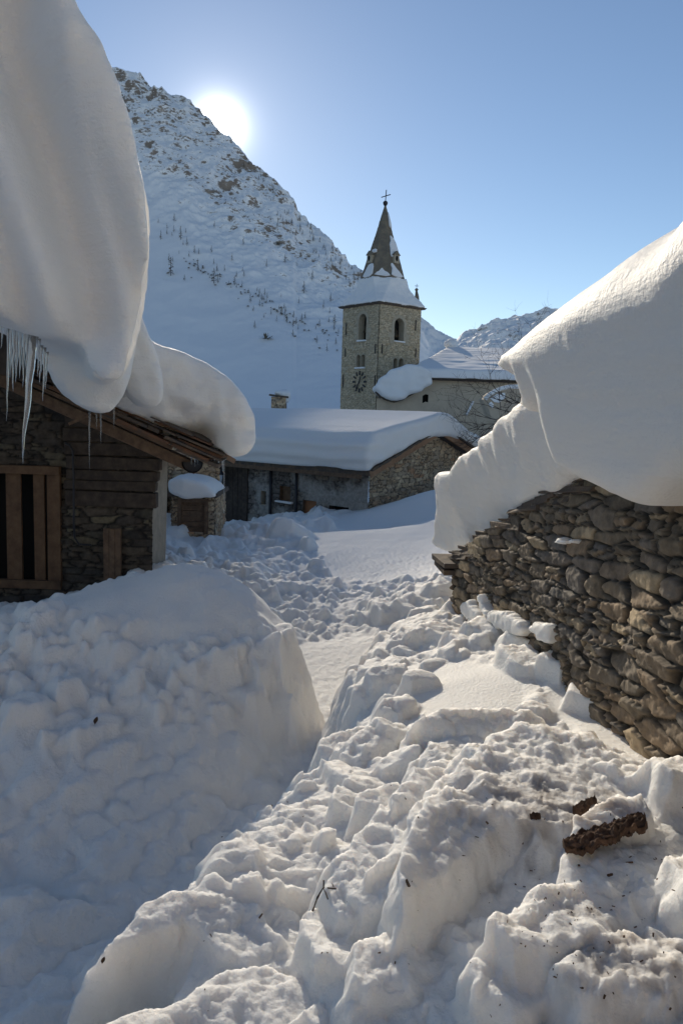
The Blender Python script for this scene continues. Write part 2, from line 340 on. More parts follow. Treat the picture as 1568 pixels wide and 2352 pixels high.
def scatter(n, xr, yr, sizes, lift, mask, tilt=.35, seed=1):
    g = np.random.default_rng(seed)
    for _ in range(n):
        x = g.uniform(*xr); y = g.uniform(*yr); hb, i, j = ground(x, y)
        if g.random() > mask[i, j]: continue
        s = g.uniform(*sizes) * (1 if g.random() < .8 else 1.6); asp = g.uniform(.5, 1)
        block(H, x, y, s, s * asp, g.uniform(0, math.pi), hb + g.uniform(*lift) * s, g.uniform(-tilt, tilt), g.uniform(-tilt, tilt), g.uniform(1.6, 4.5), .35 * s * asp)
rubble_p = inpile * (1 - calm)
flatp = disk(640, 1960, 2.9, .75, .45, 25)       # trodden, only lightly broken
rubble_p = rubble_p * (1 - .8 * flatp)
face_b = inbank * (1 - calm) * sstep(-2.25, -2.0, H)
H += (.05 * fbm(X * 3.1, Y * 3.1, oct=3, seed=31) * (rubble_p + face_b * 1.2) + .06 * fbm(X * 1.3, Y * 1.3, oct=3, seed=35) * rough_mid * (1 - calm)).astype(np.float32)
H0 = H.copy()
scatter(150, (-.5, 2), (2.2, 8.2), (.05, .13), (.3, .8), rubble_p, .4, 3)
scatter(200, (-3.6, -.2), (4.6, 6.8), (.05, .14), (.2, .75), face_b, .5, 4)
scatter(240, (-3, 2.2), (8.4, 14.5), (.06, .2), (.2, .6), rough_mid * (1 - calm), .4, 5)
scatter(46, (-.4, 1.8), (1.8, 6.5), (.12, .22), (.15, .42), rubble_p * (1 - .6 * flatp), .30, 20)
scatter(300, (-.6, 2.2), (1.6, 8.0), (.02, .06), (.4, .9), rubble_p, .5, 6)
scatter(200, (-3.6, -.2), (4.6, 6.8), (.025, .06), (.5, 1.2), face_b, .5, 7)
scatter(260, (-4.5, .6), (14.5, 27), (.12, .34), (.2, .6), rough_mid * (1 - calm), .4, 25)
scatter(300, (-4.5, .6), (14.5, 27), (.06, .14), (.3, .9), rough_mid * (1 - calm), .4, 26)
scatter(350, (-3, 2.2), (8.4, 15), (.04, .10), (.4, 1.1), rough_mid * (1 - calm), .5, 8)
scatter(260, (-.7, .6), (1.7, 4.4), (.010, .032), (.5, 1.1), inpile * (.35 + .65 * flatp), .6, 9)
scatter(800, (-.6, 1.9), (1.7, 6.5), (.010, .03), (.5, 1.1), rubble_p * (.3 + .7 * sstep(-.1, .4, fbm(X * 1.8, Y * 1.8, oct=2, seed=303))), .6, 10)
scatter(500, (-3.2, -.2), (4.5, 6.9), (.014, .04), (.5, 1.2), face_b, .6, 12)
# the large slabs of the near pile, set one by one: (px, py, ahead, half length, half width, turn, rise, tilt along, tilt across, side)
for px, py, Yd, a, b, rt, up, tx, ty, k in [
    (1110, 1695, 3.75, .33, .10, 8, .20, .02, .55, 6), (890, 1885, 3.0, .13, .12, 30, .13, .1, .2, 4), (1040, 1870, 2.95, .30, .09, 48, .17, -.1, .35, 5),
    (1000, 1960, 2.65, .30, .07, 50, .15, .0, .35, 5), (1050, 1950, 2.6, .32, .08, 55, .24, .1, .4, 5), (1030, 2050, 2.35, .34, .10, 58, .26, .05, .6, 5),
    (1290, 1850, 2.75, .42, .34, 10, .12, -.05, .10, 1.6), (1410, 1990, 2.4, .17, .10, 25, .10, .1, .3, 4), (1430, 2080, 2.15, .24, .14, 12, .13, -.05, .1, 4),
    (1290, 2200, 1.95, .22, .12, 22, .14, -.05, .15, 4), (1180, 2290, 1.8, .14, .10, 40, .10, 0, .2, 4), (1480, 2270, 1.8, .22, .10, 20, .06, 0, 0, 2),
    (420, 2075, 2.42, .16, .08, 42, .05, 0, .0, 5), (820, 2080, 2.35, .12, .10, 60, .13, 0, .15, 4), (560, 2270, 1.98, .30, .12, 8, .05, 0, .1, 4), (520, 2230, 2.05, .2, .10, 20, .07, 0, .1, 4),
    (900, 2230, 2.0, .16, .12, 35, .08, 0, .2, 4), (880, 1590, 5.2, .16, .11, 20, .14, .1, .3, 4), (1130, 1480, 5.9, .26, .16, 15, .20, .05, .2, 4), (990, 1470, 6.3, .20, .12, 40, .18, 0, .3, 4), (1200, 1560, 4.9, .12, .2, 10, .12, .1, .1, 4),
    (900, 1660, 4.4, .14, .10, 30, .13, .1, .2, 4), (960, 1600, 4.9, .12, .08, 15, .13, .0, .3, 4), (1350, 1620, 4.2, .12, .12, 20, .12, .1, .1, 4), (1290, 1560, 4.7, .15, .13, 70, .12, .1, .1, 4),
    (300, 1600, 5.5, .14, .09, 10, .10, 0, .2, 4), (500, 1490, 5.9, .18, .10, 10, .12, 0, .2, 3.5), (560, 1540, 5.75, .2, .10, -15, .12, .1, .3, 3.5), (230, 1660, 5.2, .13, .1, 30, .10, 0, .3, 3.5), (60, 1640, 5.3, .16, .12, 0, .16, 0, .2, 3), (640, 1530, 5.9, .12, .1, 0, .10, 0, .3, 3.5)]:
    p = PY(px, py, Yd); up *= .78; ty *= .7; k = min(k, 4.0); hb = ground(p[0], p[1])[0]
    block(H, p[0], p[1], a, b, R(rt), hb + up, tx, ty, k, .4 * b)
def billow(f, sd, o=3): return np.abs(fbm(X * f + .5 * wx, Y * f + .5 * wy, oct=o, gain=.45, seed=sd)) - .35
patchy = .25 + .95 * sstep(-.25, .45, fbm(X * 1.5, Y * 1.5, oct=2, seed=300))
lump = rubble_p * (1 - .72 * flatp) * patchy
H += (lump * (.048 * billow(3.0, 201) + .016 * billow(10, 205)) + face_b * (.14 * billow(2.3, 211) + .05 * billow(7, 215)) + rough_mid * (1 - calm) * (.10 * billow(2.2, 221) + .06 * billow(5, 225))).astype(np.float32)
lowf = inbank * (1 - calm) * (1 - face_b)
H += (lowf * (.17 * billow(1.7, 231) + .03 * billow(5, 235) + .012 * billow(13, 237)) + pathm * (.012 * billow(5, 241) + .010 * billow(16, 245, 2))).astype(np.float32)
for _ in range(1):             # thaw and frost have rounded every edge
    H[1:-1] = .16 * H[:-2] + .68 * H[1:-1] + .16 * H[2:]; H[:, 1:-1] = .16 * H[:, :-2] + .68 * H[:, 1:-1] + .16 * H[:, 2:]
crust = fbm(X * 16, Y * 16, oct=3, seed=41); grain = noise(X * 55, Y * 55, seed=43) + .6 * noise(X * 110, Y * 110, seed=44)
H += ((.011 * crust * np.clip(rubble_p * 1.1 + face_b * .8 + lowf * .9 + rough_mid * 1.6 + pathm * .7 + .06, 0, 1.6) + .0045 * grain * np.clip(rubble_p + .5 * pathm + .12, 0, 1)) * sstep(30, 8, Y)).astype(np.float32)
H += (.018 * fbm(X * .9, Y * .9, oct=3, seed=51) * calm + inpile * flatp * .020 * fbm(X * 5, Y * 9, oct=4, seed=53, ridged=True)).astype(np.float32)
H -= (.30 * np.exp(-((Y - 18.6 - .25 * X) / .45) ** 2) * sstep(-2, -1, X) * sstep(3.4, 2.6, X) * (1 + .4 * noise(X * 3, Y * 3, seed=9))).astype(np.float32)
# dirt strewn over the near mound
c1 = PY(1270, 1930, 2.5); dd = np.exp(-(((X - c1[0]) / .38) ** 2 + ((Y - c1[1]) / .30) ** 2)); c2 = PY(1440, 2250, 1.8); dd = dd + .9 * np.exp(-(((X - c2[0]) / .25) ** 2 + ((Y - c2[1]) / .2) ** 2))
dirt = sstep(.25, 1.1, dd * .8 + .55 * fbm(X * 13, Y * 13, oct=4, seed=61) * np.minimum(dd * 2, 1)) * sstep(.05, .4, dd)
t_ = M['snow'].node_tree
ms = M['snow'].copy(); ms.name = 'trodden_snow'; t_ = ms.node_tree; b_ = t_.nodes['Principled BSDF']
at_ = t_.nodes.new('ShaderNodeAttribute'); at_.attribute_name = 'dirt'
mx_ = t_.nodes.new('ShaderNodeMix'); mx_.data_type = 'RGBA'; mx_.inputs[6].default_value = (*SNOW, 1); mx_.inputs[7].default_value = (.30, .25, .21, 1)
t_.links.new(mth('MULTIPLY', at_.outputs['Fac'], .75, tree=t_), mx_.inputs[0]); t_.links.new(mx_.outputs[2], b_.inputs['Base Color'])
nearw = (sstep(10, 7, Y) * sstep(.5, 1.2, R_)).astype(np.float32)
ox = (.022 * noise(X * 8, Y * 8, H * 8, seed=401) + .009 * noise(X * 22, Y * 22, H * 22, seed=402)) * nearw * (1 - calm); oy = (.022 * noise(X * 8, Y * 8, H * 8, seed=403) + .009 * noise(X * 22, Y * 22, H * 22, seed=404)) * nearw * (1 - calm)
V = np.stack([X + ox, Y + oy, H + EYE], -1).reshape(-1, 3)
tag(big_mesh('snow_ground', V, grid_quads(*X.shape)[:, ::-1], ms, attrs={'dirt': dirt.reshape(-1)}), kind='structure')

# the valley floor out to the mountains
gx, gy = np.meshgrid(np.linspace(-4200, 4200, 90), np.r_[np.linspace(-900, 60, 14), np.linspace(66, 700, 40), np.linspace(760, 6000, 50)], indexing='ij')
rr_ = np.hypot(gx, gy); gz = -6.6 + 3 * fbm(gx / 300, gy / 300, oct=3, seed=71) * sstep(90, 300, rr_) - 3 * sstep(70, 200, rr_)
tag(big_mesh('valley_floor', np.stack([gx, gy, gz + EYE], -1).reshape(-1, 3), grid_quads(*gx.shape), M['snow_far']), kind='structure')
# ------------------------------------------------------------------ mountains
def rock_snow(name, sc_, lo, hi, rockc=(.16, .135, .115), snowc=(.94, .94, .94)):
    m = bpy.data.materials.new(name); m.use_nodes = True; t = m.node_tree; b = t.nodes['Principled BSDF']; b.inputs['Roughness'].default_value = .85; b.inputs['Specular IOR Level'].default_value = .15
    at = t.nodes.new('ShaderNodeAttribute'); at.attribute_name = 'rock'; co = t.nodes.new('ShaderNodeTexCoord')
    n = t.nodes.new('ShaderNodeTexNoise'); n.inputs['Scale'].default_value = sc_; n.inputs['Detail'].default_value = 8; n.inputs['Roughness'].default_value = .78; mp = t.nodes.new('ShaderNodeMapping'); mp.inputs['Rotation'].default_value = (0, R(42), 0); mp.inputs['Scale'].default_value = (.55, 1, 1.7); t.links.new(co.outputs['Object'], mp.inputs['Vector']); t.links.new(mp.outputs[0], n.inputs['Vector'])
    v = mth('ADD', at.outputs['Fac'], mth('MULTIPLY', mth('SUBTRACT', n.outputs[0], .5, tree=t), 2.3, tree=t), tree=t)
    r = t.nodes.new('ShaderNodeMapRange'); r.inputs[1].default_value = lo; r.inputs[2].default_value = hi; t.links.new(v, r.inputs[0])
    n2 = t.nodes.new('ShaderNodeTexNoise'); n2.inputs['Scale'].default_value = sc_ * .4; n2.inputs['Detail'].default_value = 5; t.links.new(co.outputs['Object'], n2.inputs['Vector'])
    rc = t.nodes.new('ShaderNodeMix'); rc.data_type = 'RGBA'; rc.inputs[6].default_value = (*[c * .6 for c in rockc], 1); rc.inputs[7].default_value = (rockc[0] * 1.7, rockc[1] * 1.55, rockc[2] * 1.4, 1); t.links.new(n2.outputs[0], rc.inputs[0])
    mx = t.nodes.new('ShaderNodeMix'); mx.data_type = 'RGBA'; mx.inputs[6].default_value = (*snowc, 1); t.links.new(rc.outputs[2], mx.inputs[7]); t.links.new(r.outputs[0], mx.inputs[0]); t.links.new(mx.outputs[2], b.inputs['Base Color'])
    return m
def massif(name, ridge, foot_share, foot_py, m, amp, zone, nu=620, nv=420, back=.25, seed=0, freq=1.0, power=1.25):
    """ridge = list of (px, py, distance); the face runs from the ridge down to a foot nearer by"""
    rp = np.array([r[0] for r in ridge], float); s = np.linspace(rp[0], rp[-1], nu)
    ry = np.interp(s, rp, [r[1] for r in ridge]); rd = np.interp(s, rp, [r[2] for r in ridge]); kk_ = np.ones(61) / 61; rd = np.convolve(np.pad(rd, 30, 'edge'), kk_, 'valid')
    k = np.array([slope(a, b) for a, b in zip(s, ry)]); rx, rz = k[:, 0] * rd, k[:, 1] * rd
    fd = rd * foot_share; kf = np.array([slope(a, foot_py) for a in s]); fx, fz = kf[:, 0] * fd, kf[:, 1] * fd - 12
    t = np.linspace(0, 1 + back, nv)[None]; tt = np.minimum(t, 1)
    x = fx[:, None] + (rx - fx)[:, None] * t; y = fd[:, None] + (rd - fd)[:, None] * t
    z = fz[:, None] + (rz - fz)[:, None] * tt ** power - (rz - fz)[:, None] * .8 * np.maximum(t - 1, 0)
    zn = zone(s[:, None], tt) * np.ones_like(t)
    q = freq / 1000.
    n1 = fbm(x * 9 * q, y * 9 * q, z * 9 * q, oct=5, gain=.5, seed=seed, ridged=True); n2 = fbm(x * 40 * q, y * 40 * q, z * 40 * q, oct=4, gain=.6, seed=seed + 9)
    disp = amp * (.5 * n1 + .05 * n2) * (.12 + .88 * zn) * sstep(0, .08, tt)
    z = z + disp * .75; y = y - disp * .6
    V = np.stack([x, y, z + EYE], -1)
    gu, gv = np.gradient(V, axis=0), np.gradient(V, axis=1); N = np.cross(gu, gv); N /= np.linalg.norm(N, axis=-1, keepdims=True) + 1e-9
    steep = 1 - np.abs(N[..., 2])
    lean = fbm(x * 60 * q, z * 90 * q, oct=4, gain=.6, seed=seed + 20)
    rock = zn * (.26 + .75 * np.clip(steep - .22, 0, 1)) + .22 * lean * zn + .28 * zn * fbm(x * 14 * q + z * 10 * q, y * 6 * q, z * 14 * q - x * 6 * q, oct=3, seed=seed + 33)
    o = big_mesh(name, V.reshape(-1, 3), grid_quads(nu, nv), m, attrs={'rock': rock.reshape(-1)})
    tag(o, kind='structure'); return V, zn
m_rock = rock_snow('rock_and_snow', .34, .52, .69, (.22, .195, .175))
def zone_left(s, t):           # where rock shows through: the upper face and a slanting band
    py = 945 - (945 - np.interp(s, [100, 285, 440, 575, 835, 1010], [90, 165, 235, 360, 632, 800])) * t
    line = np.interp(s, [285, 400, 560, 700, 800, 900], [440, 540, 640, 720, 770, 800])
    return np.clip(sstep(60, -130, py - line) * .9 + .1 * sstep(130, 0, py - line), 0, 1)
ridge_l = [(-1100, 240, 1500), (-800, 150, 1750), (-500, 60, 2000), (-250, 20, 2200), (40, 40, 2300), (160, 95, 2300), (285, 165, 2250), (320, 172, 2230), (345, 192, 2210), (375, 196, 2200), (400, 212, 2180), (435, 232, 2150), (460, 262, 2120), (500, 292, 2080), (540, 332, 2050), (575, 362, 2000), (610, 402, 1960), (650, 436, 1920), (676, 470, 1900), (684, 492, 1890), (720, 520, 1840), (760, 560, 1780), (800, 600, 1720), (835, 634, 1660), (870, 670, 1600), (910, 706, 1550), (960, 742, 1500), (985, 785, 1450), (1010, 812, 1400), (1060, 850, 1350)]
ridge_l = [(a, b + 14 * max(0, min(1, a / 300)), c * .36) for a, b, c in ridge_l]
ML, ZL = massif('mountain', ridge_l, .45, 950, m_rock, 12, zone_left, 1500, 500, seed=3, freq=2.78)
m_rock2 = rock_snow('far_rock_and_snow', .05, .5, .75, (.20, .185, .18))
massif('far_mountain', [(900, 900, 2600), (1010, 830, 2700), (1040, 800, 2750), (1062, 783, 2800), (1090, 770, 2800), (1120, 752, 2850), (1160, 742, 2900), (1200, 735, 2900), (1240, 726, 2950), (1290, 722, 3000), (1400, 715, 3000), (1700, 700, 3000)], .55, 900, m_rock2, 60, lambda s, t: .75 + 0 * s * t, 420, 260, seed=40, freq=.8)
massif('distant_peak', [(860, 660, 5600), (930, 705, 5600), (965, 738, 5600), (1000, 762, 5600), (1040, 788, 5600), (1100, 830, 5600), (1200, 860, 5600)], .7, 900, rock_snow('distant_snow', .01, .5, .9, (.3, .3, .32)), 120, lambda s, t: .45 + 0 * s * t, 200, 120, seed=60, freq=.5)
# ------------------------------------------------------------------ stone walls
def stone_mat(name, cols, joint=(.02, .018, .016), rough=.85, plaster=None):
    m = bpy.data.materials.new(name); m.use_nodes = True; t = m.node_tree; b = t.nodes['Principled BSDF']; b.inputs['Roughness'].default_value = rough; b.inputs['Specular IOR Level'].default_value = .25
    a = t.nodes.new('ShaderNodeAttribute'); a.attribute_name = 'tone'; j = t.nodes.new('ShaderNodeAttribute'); j.attribute_name = 'joint'
    r = t.nodes.new('ShaderNodeValToRGB'); r.color_ramp.interpolation = 'LINEAR'
    el = r.color_ramp.elements
    for i, c in enumerate(cols):
        e = el[i] if i < 2 else el.new(i / (len(cols) - 1)); e.position = i / (len(cols) - 1); e.color = (*c, 1)
    t.links.new(a.outputs['Fac'], r.inputs[0])
    co = t.nodes.new('ShaderNodeTexCoord'); n = t.nodes.new('ShaderNodeTexNoise'); n.inputs['Scale'].default_value = 9; n.inputs['Detail'].default_value = 9; n.inputs['Roughness'].default_value = .7; t.links.new(co.outputs['Object'], n.inputs['Vector'])
    sc2 = t.nodes.new('ShaderNodeMapRange'); sc2.inputs[1].default_value = .3; sc2.inputs[2].default_value = .7; sc2.inputs[3].default_value = .55; sc2.inputs[4].default_value = 1.5; t.links.new(n.outputs[0], sc2.inputs[0])
    mu = t.nodes.new('ShaderNodeMix'); mu.data_type = 'RGBA'; mu.blend_type = 'MULTIPLY'; mu.inputs[0].default_value = 1; t.links.new(r.outputs[0], mu.inputs[6]); t.links.new(sc2.outputs[0], mu.inputs[7])
    mx = t.nodes.new('ShaderNodeMix'); mx.data_type = 'RGBA'; mx.inputs[7].default_value = (*joint, 1); t.links.new(mu.outputs[2], mx.inputs[6]); t.links.new(j.outputs['Fac'], mx.inputs[0])
    last = mx.outputs[2]
    if plaster:                # (colour, noise scale, threshold lo, hi): render left on in patches
        n3 = t.nodes.new('ShaderNodeTexNoise'); n3.inputs['Scale'].default_value = plaster[1]; n3.inputs['Detail'].default_value = 7; n3.inputs['Roughness'].default_value = .62; t.links.new(co.outputs['Object'], n3.inputs['Vector'])
        pa = t.nodes.new('ShaderNodeAttribute'); pa.attribute_name = 'plaster'
        mr = t.nodes.new('ShaderNodeMapRange'); mr.inputs[1].default_value = plaster[2]; mr.inputs[2].default_value = plaster[3]; t.links.new(mth('ADD', n3.outputs[0], pa.outputs['Fac'], tree=t), mr.inputs[0])
        pm = t.nodes.new('ShaderNodeMix'); pm.data_type = 'RGBA'; pm.blend_type = 'MULTIPLY'; pm.inputs[0].default_value = .8; pm.inputs[6].default_value = (*plaster[0], 1); t.links.new(sc2.outputs[0], pm.inputs[7])
        m2 = t.nodes.new('ShaderNodeMix'); m2.data_type = 'RGBA'; t.links.new(last, m2.inputs[6]); t.links.new(pm.outputs[2], m2.inputs[7]); t.links.new(mr.outputs[0], m2.inputs[0]); last = m2.outputs[2]
    t.links.new(last, b.inputs['Base Color'])
    bp = t.nodes.new('ShaderNodeBump'); bp.inputs['Strength'].default_value = .7; bp.inputs['Distance'].default_value = .02; t.links.new(n.outputs[0], bp.inputs['Height']); t.links.new(bp.outputs[0], b.inputs['Normal'])
    return m
def stone_field(u, v, cw, ch, seed, warp=.35, split=True):
    """irregular coursed rubble: distance to the joints, and three random numbers per stone"""
    uw = u + warp * cw * fbm(u / cw * .45, v / ch * .45, oct=3, seed=seed + 5); vw = v + warp * ch * fbm(u / cw * .35 + 9, v / ch * .35, oct=3, seed=seed + 6)
    gu, gv = uw / cw, vw / ch; iu, iv = np.floor(gu).astype(np.int64), np.floor(gv).astype(np.int64)
    f1 = np.full(u.shape, 9., np.float32); f2 = f1.copy(); bi = np.zeros(u.shape, np.int64); bj = bi.copy(); du = np.zeros(u.shape, np.float32); dv = du.copy()
    for dj in (-2, -1, 0, 1, 2):
        for di in (-2, -1, 0, 1, 2):
            a, b = iu + di, iv + dj
            sx = a + .5 * (b % 2) + .15 + .7 * rnd(a, b, seed=seed); sy = b + .25 + .5 * rnd(a, b, seed=seed + 1); sz = .72 + .62 * rnd(a, b, seed=seed + 2)
            x, y = (gu - sx), (gv - sy) * 1.05; d = ((np.abs(x) ** 5 + np.abs(y) ** 5) ** (1 / 5) / sz).astype(np.float32)
            m = d < f1; f2 = np.where(m, f1, np.minimum(f2, d)); f1 = np.where(m, d, f1); bi = np.where(m, a, bi); bj = np.where(m, b, bj); du = np.where(m, x, du); dv = np.where(m, y, dv)
    e = f2 - f1
    if split:                  # here and there a stone's place is taken by several small ones
        e2, q1, q2, q3, du2, dv2 = stone_field(u * 1.9 + 31, v * 1.9, cw, ch, seed + 60, warp, False)
        m = rnd(bi, bj, seed=seed + 90) > .68; e2 = np.minimum(e2, e * 1.3)
        return tuple(np.where(m, a, b) for a, b in zip((e2, q1, q2, q3, du2, dv2), (e, rnd(bi, bj, seed=seed + 7), rnd(bi, bj, seed=seed + 8), rnd(bi, bj, seed=seed + 9), du, dv)))
    return e, rnd(bi, bj, seed=seed + 7), rnd(bi, bj, seed=seed + 8), rnd(bi, bj, seed=seed + 9), du, dv
def stone_sheet(name, O, U, W, width, height, res, cell, depth, mt, parent=None, keep=None, seed=1, gap=(.0, .17), shapefn=None, plasterfn=None, slant=0):
    nu, nv = int(width / res) + 2, int(height / res) + 2
    u, v = np.meshgrid(np.linspace(0, width, nu), np.linspace(0, height, nv), indexing='ij')
    e, r1, r2, r3, du, dv = stone_field(u, v + slant * u, cell[0], cell[1], seed)
    j = sstep(gap[1], gap[0], e)
    dome = sstep(gap[0] - .03, gap[1] * 1.0, e) ** .8
    h = depth * (dome * (.55 + .6 * r2) + dome * ((r3 - .5) * .9 * du + (r2 - .5) * .9 * dv)) + depth * .20 * fbm(u / cell[1] * 1.3, v / cell[1] * 2.2, oct=4, gain=.6, seed=seed + 30)
    if shapefn is not None: h = h + shapefn(u, v)
    O, U, W = np.asarray(O, float), np.asarray(U, float), np.asarray(W, float)
    V = O + u[..., None] * U + v[..., None] * np.array([0, 0, 1.]) + h[..., None] * W
    Q = grid_quads(nu, nv)
    if np.cross(U, [0, 0, 1]) @ W < 0: Q = Q[:, ::-1]
    if keep is not None:
        cu, cv = u.ravel()[Q].mean(1), v.ravel()[Q].mean(1); Q = Q[keep(cu, cv)]
    at = {'tone': np.clip(r1 + .12 * fbm(u * 1.2, v * 1.2, oct=2, seed=seed + 50), 0, 1).reshape(-1), 'joint': j.reshape(-1), 'plaster': (plasterfn(u, v) if plasterfn else u * 0).reshape(-1)}
    return big_mesh(name, V.reshape(-1, 3), Q, mt, parent, True, at)
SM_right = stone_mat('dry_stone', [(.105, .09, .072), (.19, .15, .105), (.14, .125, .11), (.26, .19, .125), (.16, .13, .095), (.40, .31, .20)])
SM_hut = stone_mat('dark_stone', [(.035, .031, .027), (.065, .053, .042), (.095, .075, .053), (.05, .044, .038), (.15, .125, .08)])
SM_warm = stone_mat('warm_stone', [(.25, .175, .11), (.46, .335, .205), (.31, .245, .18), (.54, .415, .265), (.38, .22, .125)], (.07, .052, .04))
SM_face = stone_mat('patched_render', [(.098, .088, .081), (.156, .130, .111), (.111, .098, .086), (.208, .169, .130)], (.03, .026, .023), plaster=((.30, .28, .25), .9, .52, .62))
SM_tower = stone_mat('tower_stone', [(.42, .34, .225), (.52, .425, .29), (.45, .385, .28), (.58, .475, .33), (.47, .36, .23)], (.25, .205, .14))
M['render'] = mat('beige_render', (.54, .455, .345), .9, (6, .5, 7, .03), (.7, (.43, .36, .28), .4, .65))
M['quoin'] = mat('pale_stone', (.46, .40, .30), .85, (10, .5, 6, .02), (4, (.36, .30, .22), .4, .7))
# ------------------------------------------------------------------ stone hut beside the path
wa, wb = np.array(PY(1045, 1400, 7.4)), np.array(PY(1568, 1765, 3.2))
dW = wb[:2] - wa[:2]; dW /= np.linalg.norm(dW); nI = np.array([-dW[1], dW[0]])          # along the wall towards the viewer; into the hut
def wall_pt(px, py, off=0):    # the sight line through a picture point met with the wall (moved out by off): (u, z)
    a, b = slope(px, py); o = wa[:2] - nI * off; k = np.array([[a, -dW[0]], [1, -dW[1]]]); Yd, u = np.linalg.solve(k, o); return u, b * Yd + EYE
hut = empty('stone_hut', (*wa[:2], EYE - 2.6), 'low dry stone hut beside the path, slate roof buried in snow', 'stone hut')
U3, I3 = np.array([*dW, 0]), np.array([*nI, 0]); Z3 = np.array([0, 0, 1.])
base_z = EYE - 2.9
ra_, rb_ = wall_pt(1030, 1285), wall_pt(1290, 1105)
def rake(u): return ra_[1] + (rb_[1] - ra_[1]) / (rb_[0] - ra_[0]) * (u - ra_[0])
# the wall bends outwards to a rougher pier at its near end
def bulge(u, v): return .05 * fbm(u * .8, v * .8, oct=2, seed=77) +   .05 * sstep(3.55, 3.95, u + .05 * np.sin(v * 4)) + .05 * sstep(.6, 0, v)
stone_sheet('wall', wa + U3 * -.02 + Z3 * (base_z - wa[2]), U3, -I3, 7.0, 4.4, 0.0105, (.33, .088), .046, SM_right, hut, keep=lambda u, v: v + base_z < rake(u) - .02, seed=12, shapefn=bulge, slant=-.10)
stone_sheet('wall', wa + U3 * -.02 + Z3 * (base_z - wa[2]) + I3 * 3.2, -I3, -U3, 3.2, 2.2, .02, (.27, .115), .07, SM_right, hut, keep=lambda u, v: v + base_z < rake(0) + .0 * u, seed=14)
sl = MB(); g = np.random.default_rng(3)
for k in range(64):            # thick slates laid up the slope, their ragged edges showing over the gable
    u = -.28 + k * .078; zz = rake(u) + g.uniform(-.01, .02); t = g.uniform(.025, .05); L = g.uniform(.45, .85); ov = g.uniform(-.02, .06); wI = g.uniform(.5, .8)
    dirv = (U3 + Z3 * ((rb_[1] - ra_[1]) / (rb_[0] - ra_[0]) * g.uniform(.25, .7))); dirv /= np.linalg.norm(dirv); nn = np.cross(I3, dirv) * -1
    c = wa + U3 * (u + L / 2 - .1) - I3 * (ov - wI / 2) + Z3 * (zz - wa[2] + .015)
    sl.box(c, (L, wI, t), (tuple(dirv), tuple(I3), tuple(np.cross(dirv, I3))), .014)
sl.build('roof', M['slate'], hut, bevel=.006)
rs = MB(); s0 = (rb_[1] - ra_[1]) / (rb_[0] - ra_[0])
P0 = [wa + U3 * u + I3 * w_ + Z3 * (rake(u) + .03 - wa[2]) for u, w_ in ((-.3, .3), (7, .3), (7, 3.4), (-.3, 3.4))]
rs.prism([tuple(p) for p in P0], (0, 0, -.08)); rs.build('roof', M['slate'], hut)
rf = MB()
for k, (u0, zo, L, ov) in enumerate([(-.42, -.035, .55, .16), (-.40, -.10, .5, .15)]):
    c = wa + U3 * (u0 + L / 2) + Z3 * (rake(u0 + .2) + zo - wa[2]) - I3 * (ov - .5); rf.box(c, (L, 1.0, .045), (tuple(U3), tuple(I3), (0, 0, 1)), .012)
rf.build('eave_slab', M['slate'], hut, bevel=.006)
LEAN = .36
def lean_pt(px, py, off):      # the snow face leans out over the path, more so higher up
    o = off
    for _ in range(6): u, z = wall_pt(px, py, o); o = off + LEAN * np.clip(z - EYE - .3, -1.8, .6)
    return u, z
def wall_xf(off):
    o = np.array([wa[0], wa[1], 0]) - I3 * off
    return lambda V: o + V[:, :1] * U3 + V[:, 1:2] * I3 + V[:, 2:3] * Z3
# near, thick part of the snow on the roof
near_px = [(1160, 880), (1163, 930), (1172, 950), (1190, 935), (1215, 935), (1226, 980), (1240, 1020), (1262, 1075), (1290, 1095), (1330, 1115), (1400, 1150), (1450, 1167), (1485, 1130), (1530, 1105), (1568, 1092), (1700, 1075)]
top_px = [(1700, 400), (1568, 490), (1480, 548), (1400, 612), (1330, 680), (1270, 745), (1215, 805), (1178, 850)]
OFF1, OFF2 = .58, .36
pn = np.array([lean_pt(a, b, OFF1) for a, b in near_px]); pt = np.array([lean_pt(a, b, OFF1 - .35) for a, b in top_px])
pl = np.vstack([pn, [[6.8, pn[-1][1]]], [[6.8, pt[0][1] + 1.2]], pt]); pl = smooth_poly(pl, 2)
def fn_near(u, w_, v):
    s = poly_sd(pl, u[:, 0, :], v[:, 0, :])[:, None, :]
    topness = sstep(-.1, .7, v - (.5 * (pl[:, 1].max() + pl[:, 1].min())) + .8)
    wv = w_ + LEAN * np.clip(v - EYE - .3, -1.8, .6) - .016 * fbm(u * .8, v * .8, w_ * .8, oct=2, seed=81) - .010 * fbm(u * .7 + v * .5, v * 5, oct=2, seed=85)
    r = .10 + .55 * sstep(-.2, 1.0, v - EYE)
    d = extr(s + 0 * w_, wv, 0, 3.0, r)
    return d + .010 * fbm(u * 2.2, w_ * 2.2, v * 2.2, oct=2, seed=83) + .016 * fbm(u * 9, w_ * 9, v * 9, oct=3, seed=87) * sstep(.15, .7, w_) * sstep(0, .8, v - EYE) + .003 * fbm(u * 20, w_ * 20, v * 20, oct=2, seed=89)
lo = (pl[:, 0].min() - .15, -.5, pl[:, 1].min() - .15); hi = (6.6, 3.15, min(pl[:, 1].max(), EYE + 2.6) + .1)
ns = solid('roof_snow', fn_near, lo, hi, .03, wall_xf(OFF1), M['snow_layer'])
tag(ns, 'huge smooth dome of snow on the stone hut, its thick side facing the path', 'roof snow')
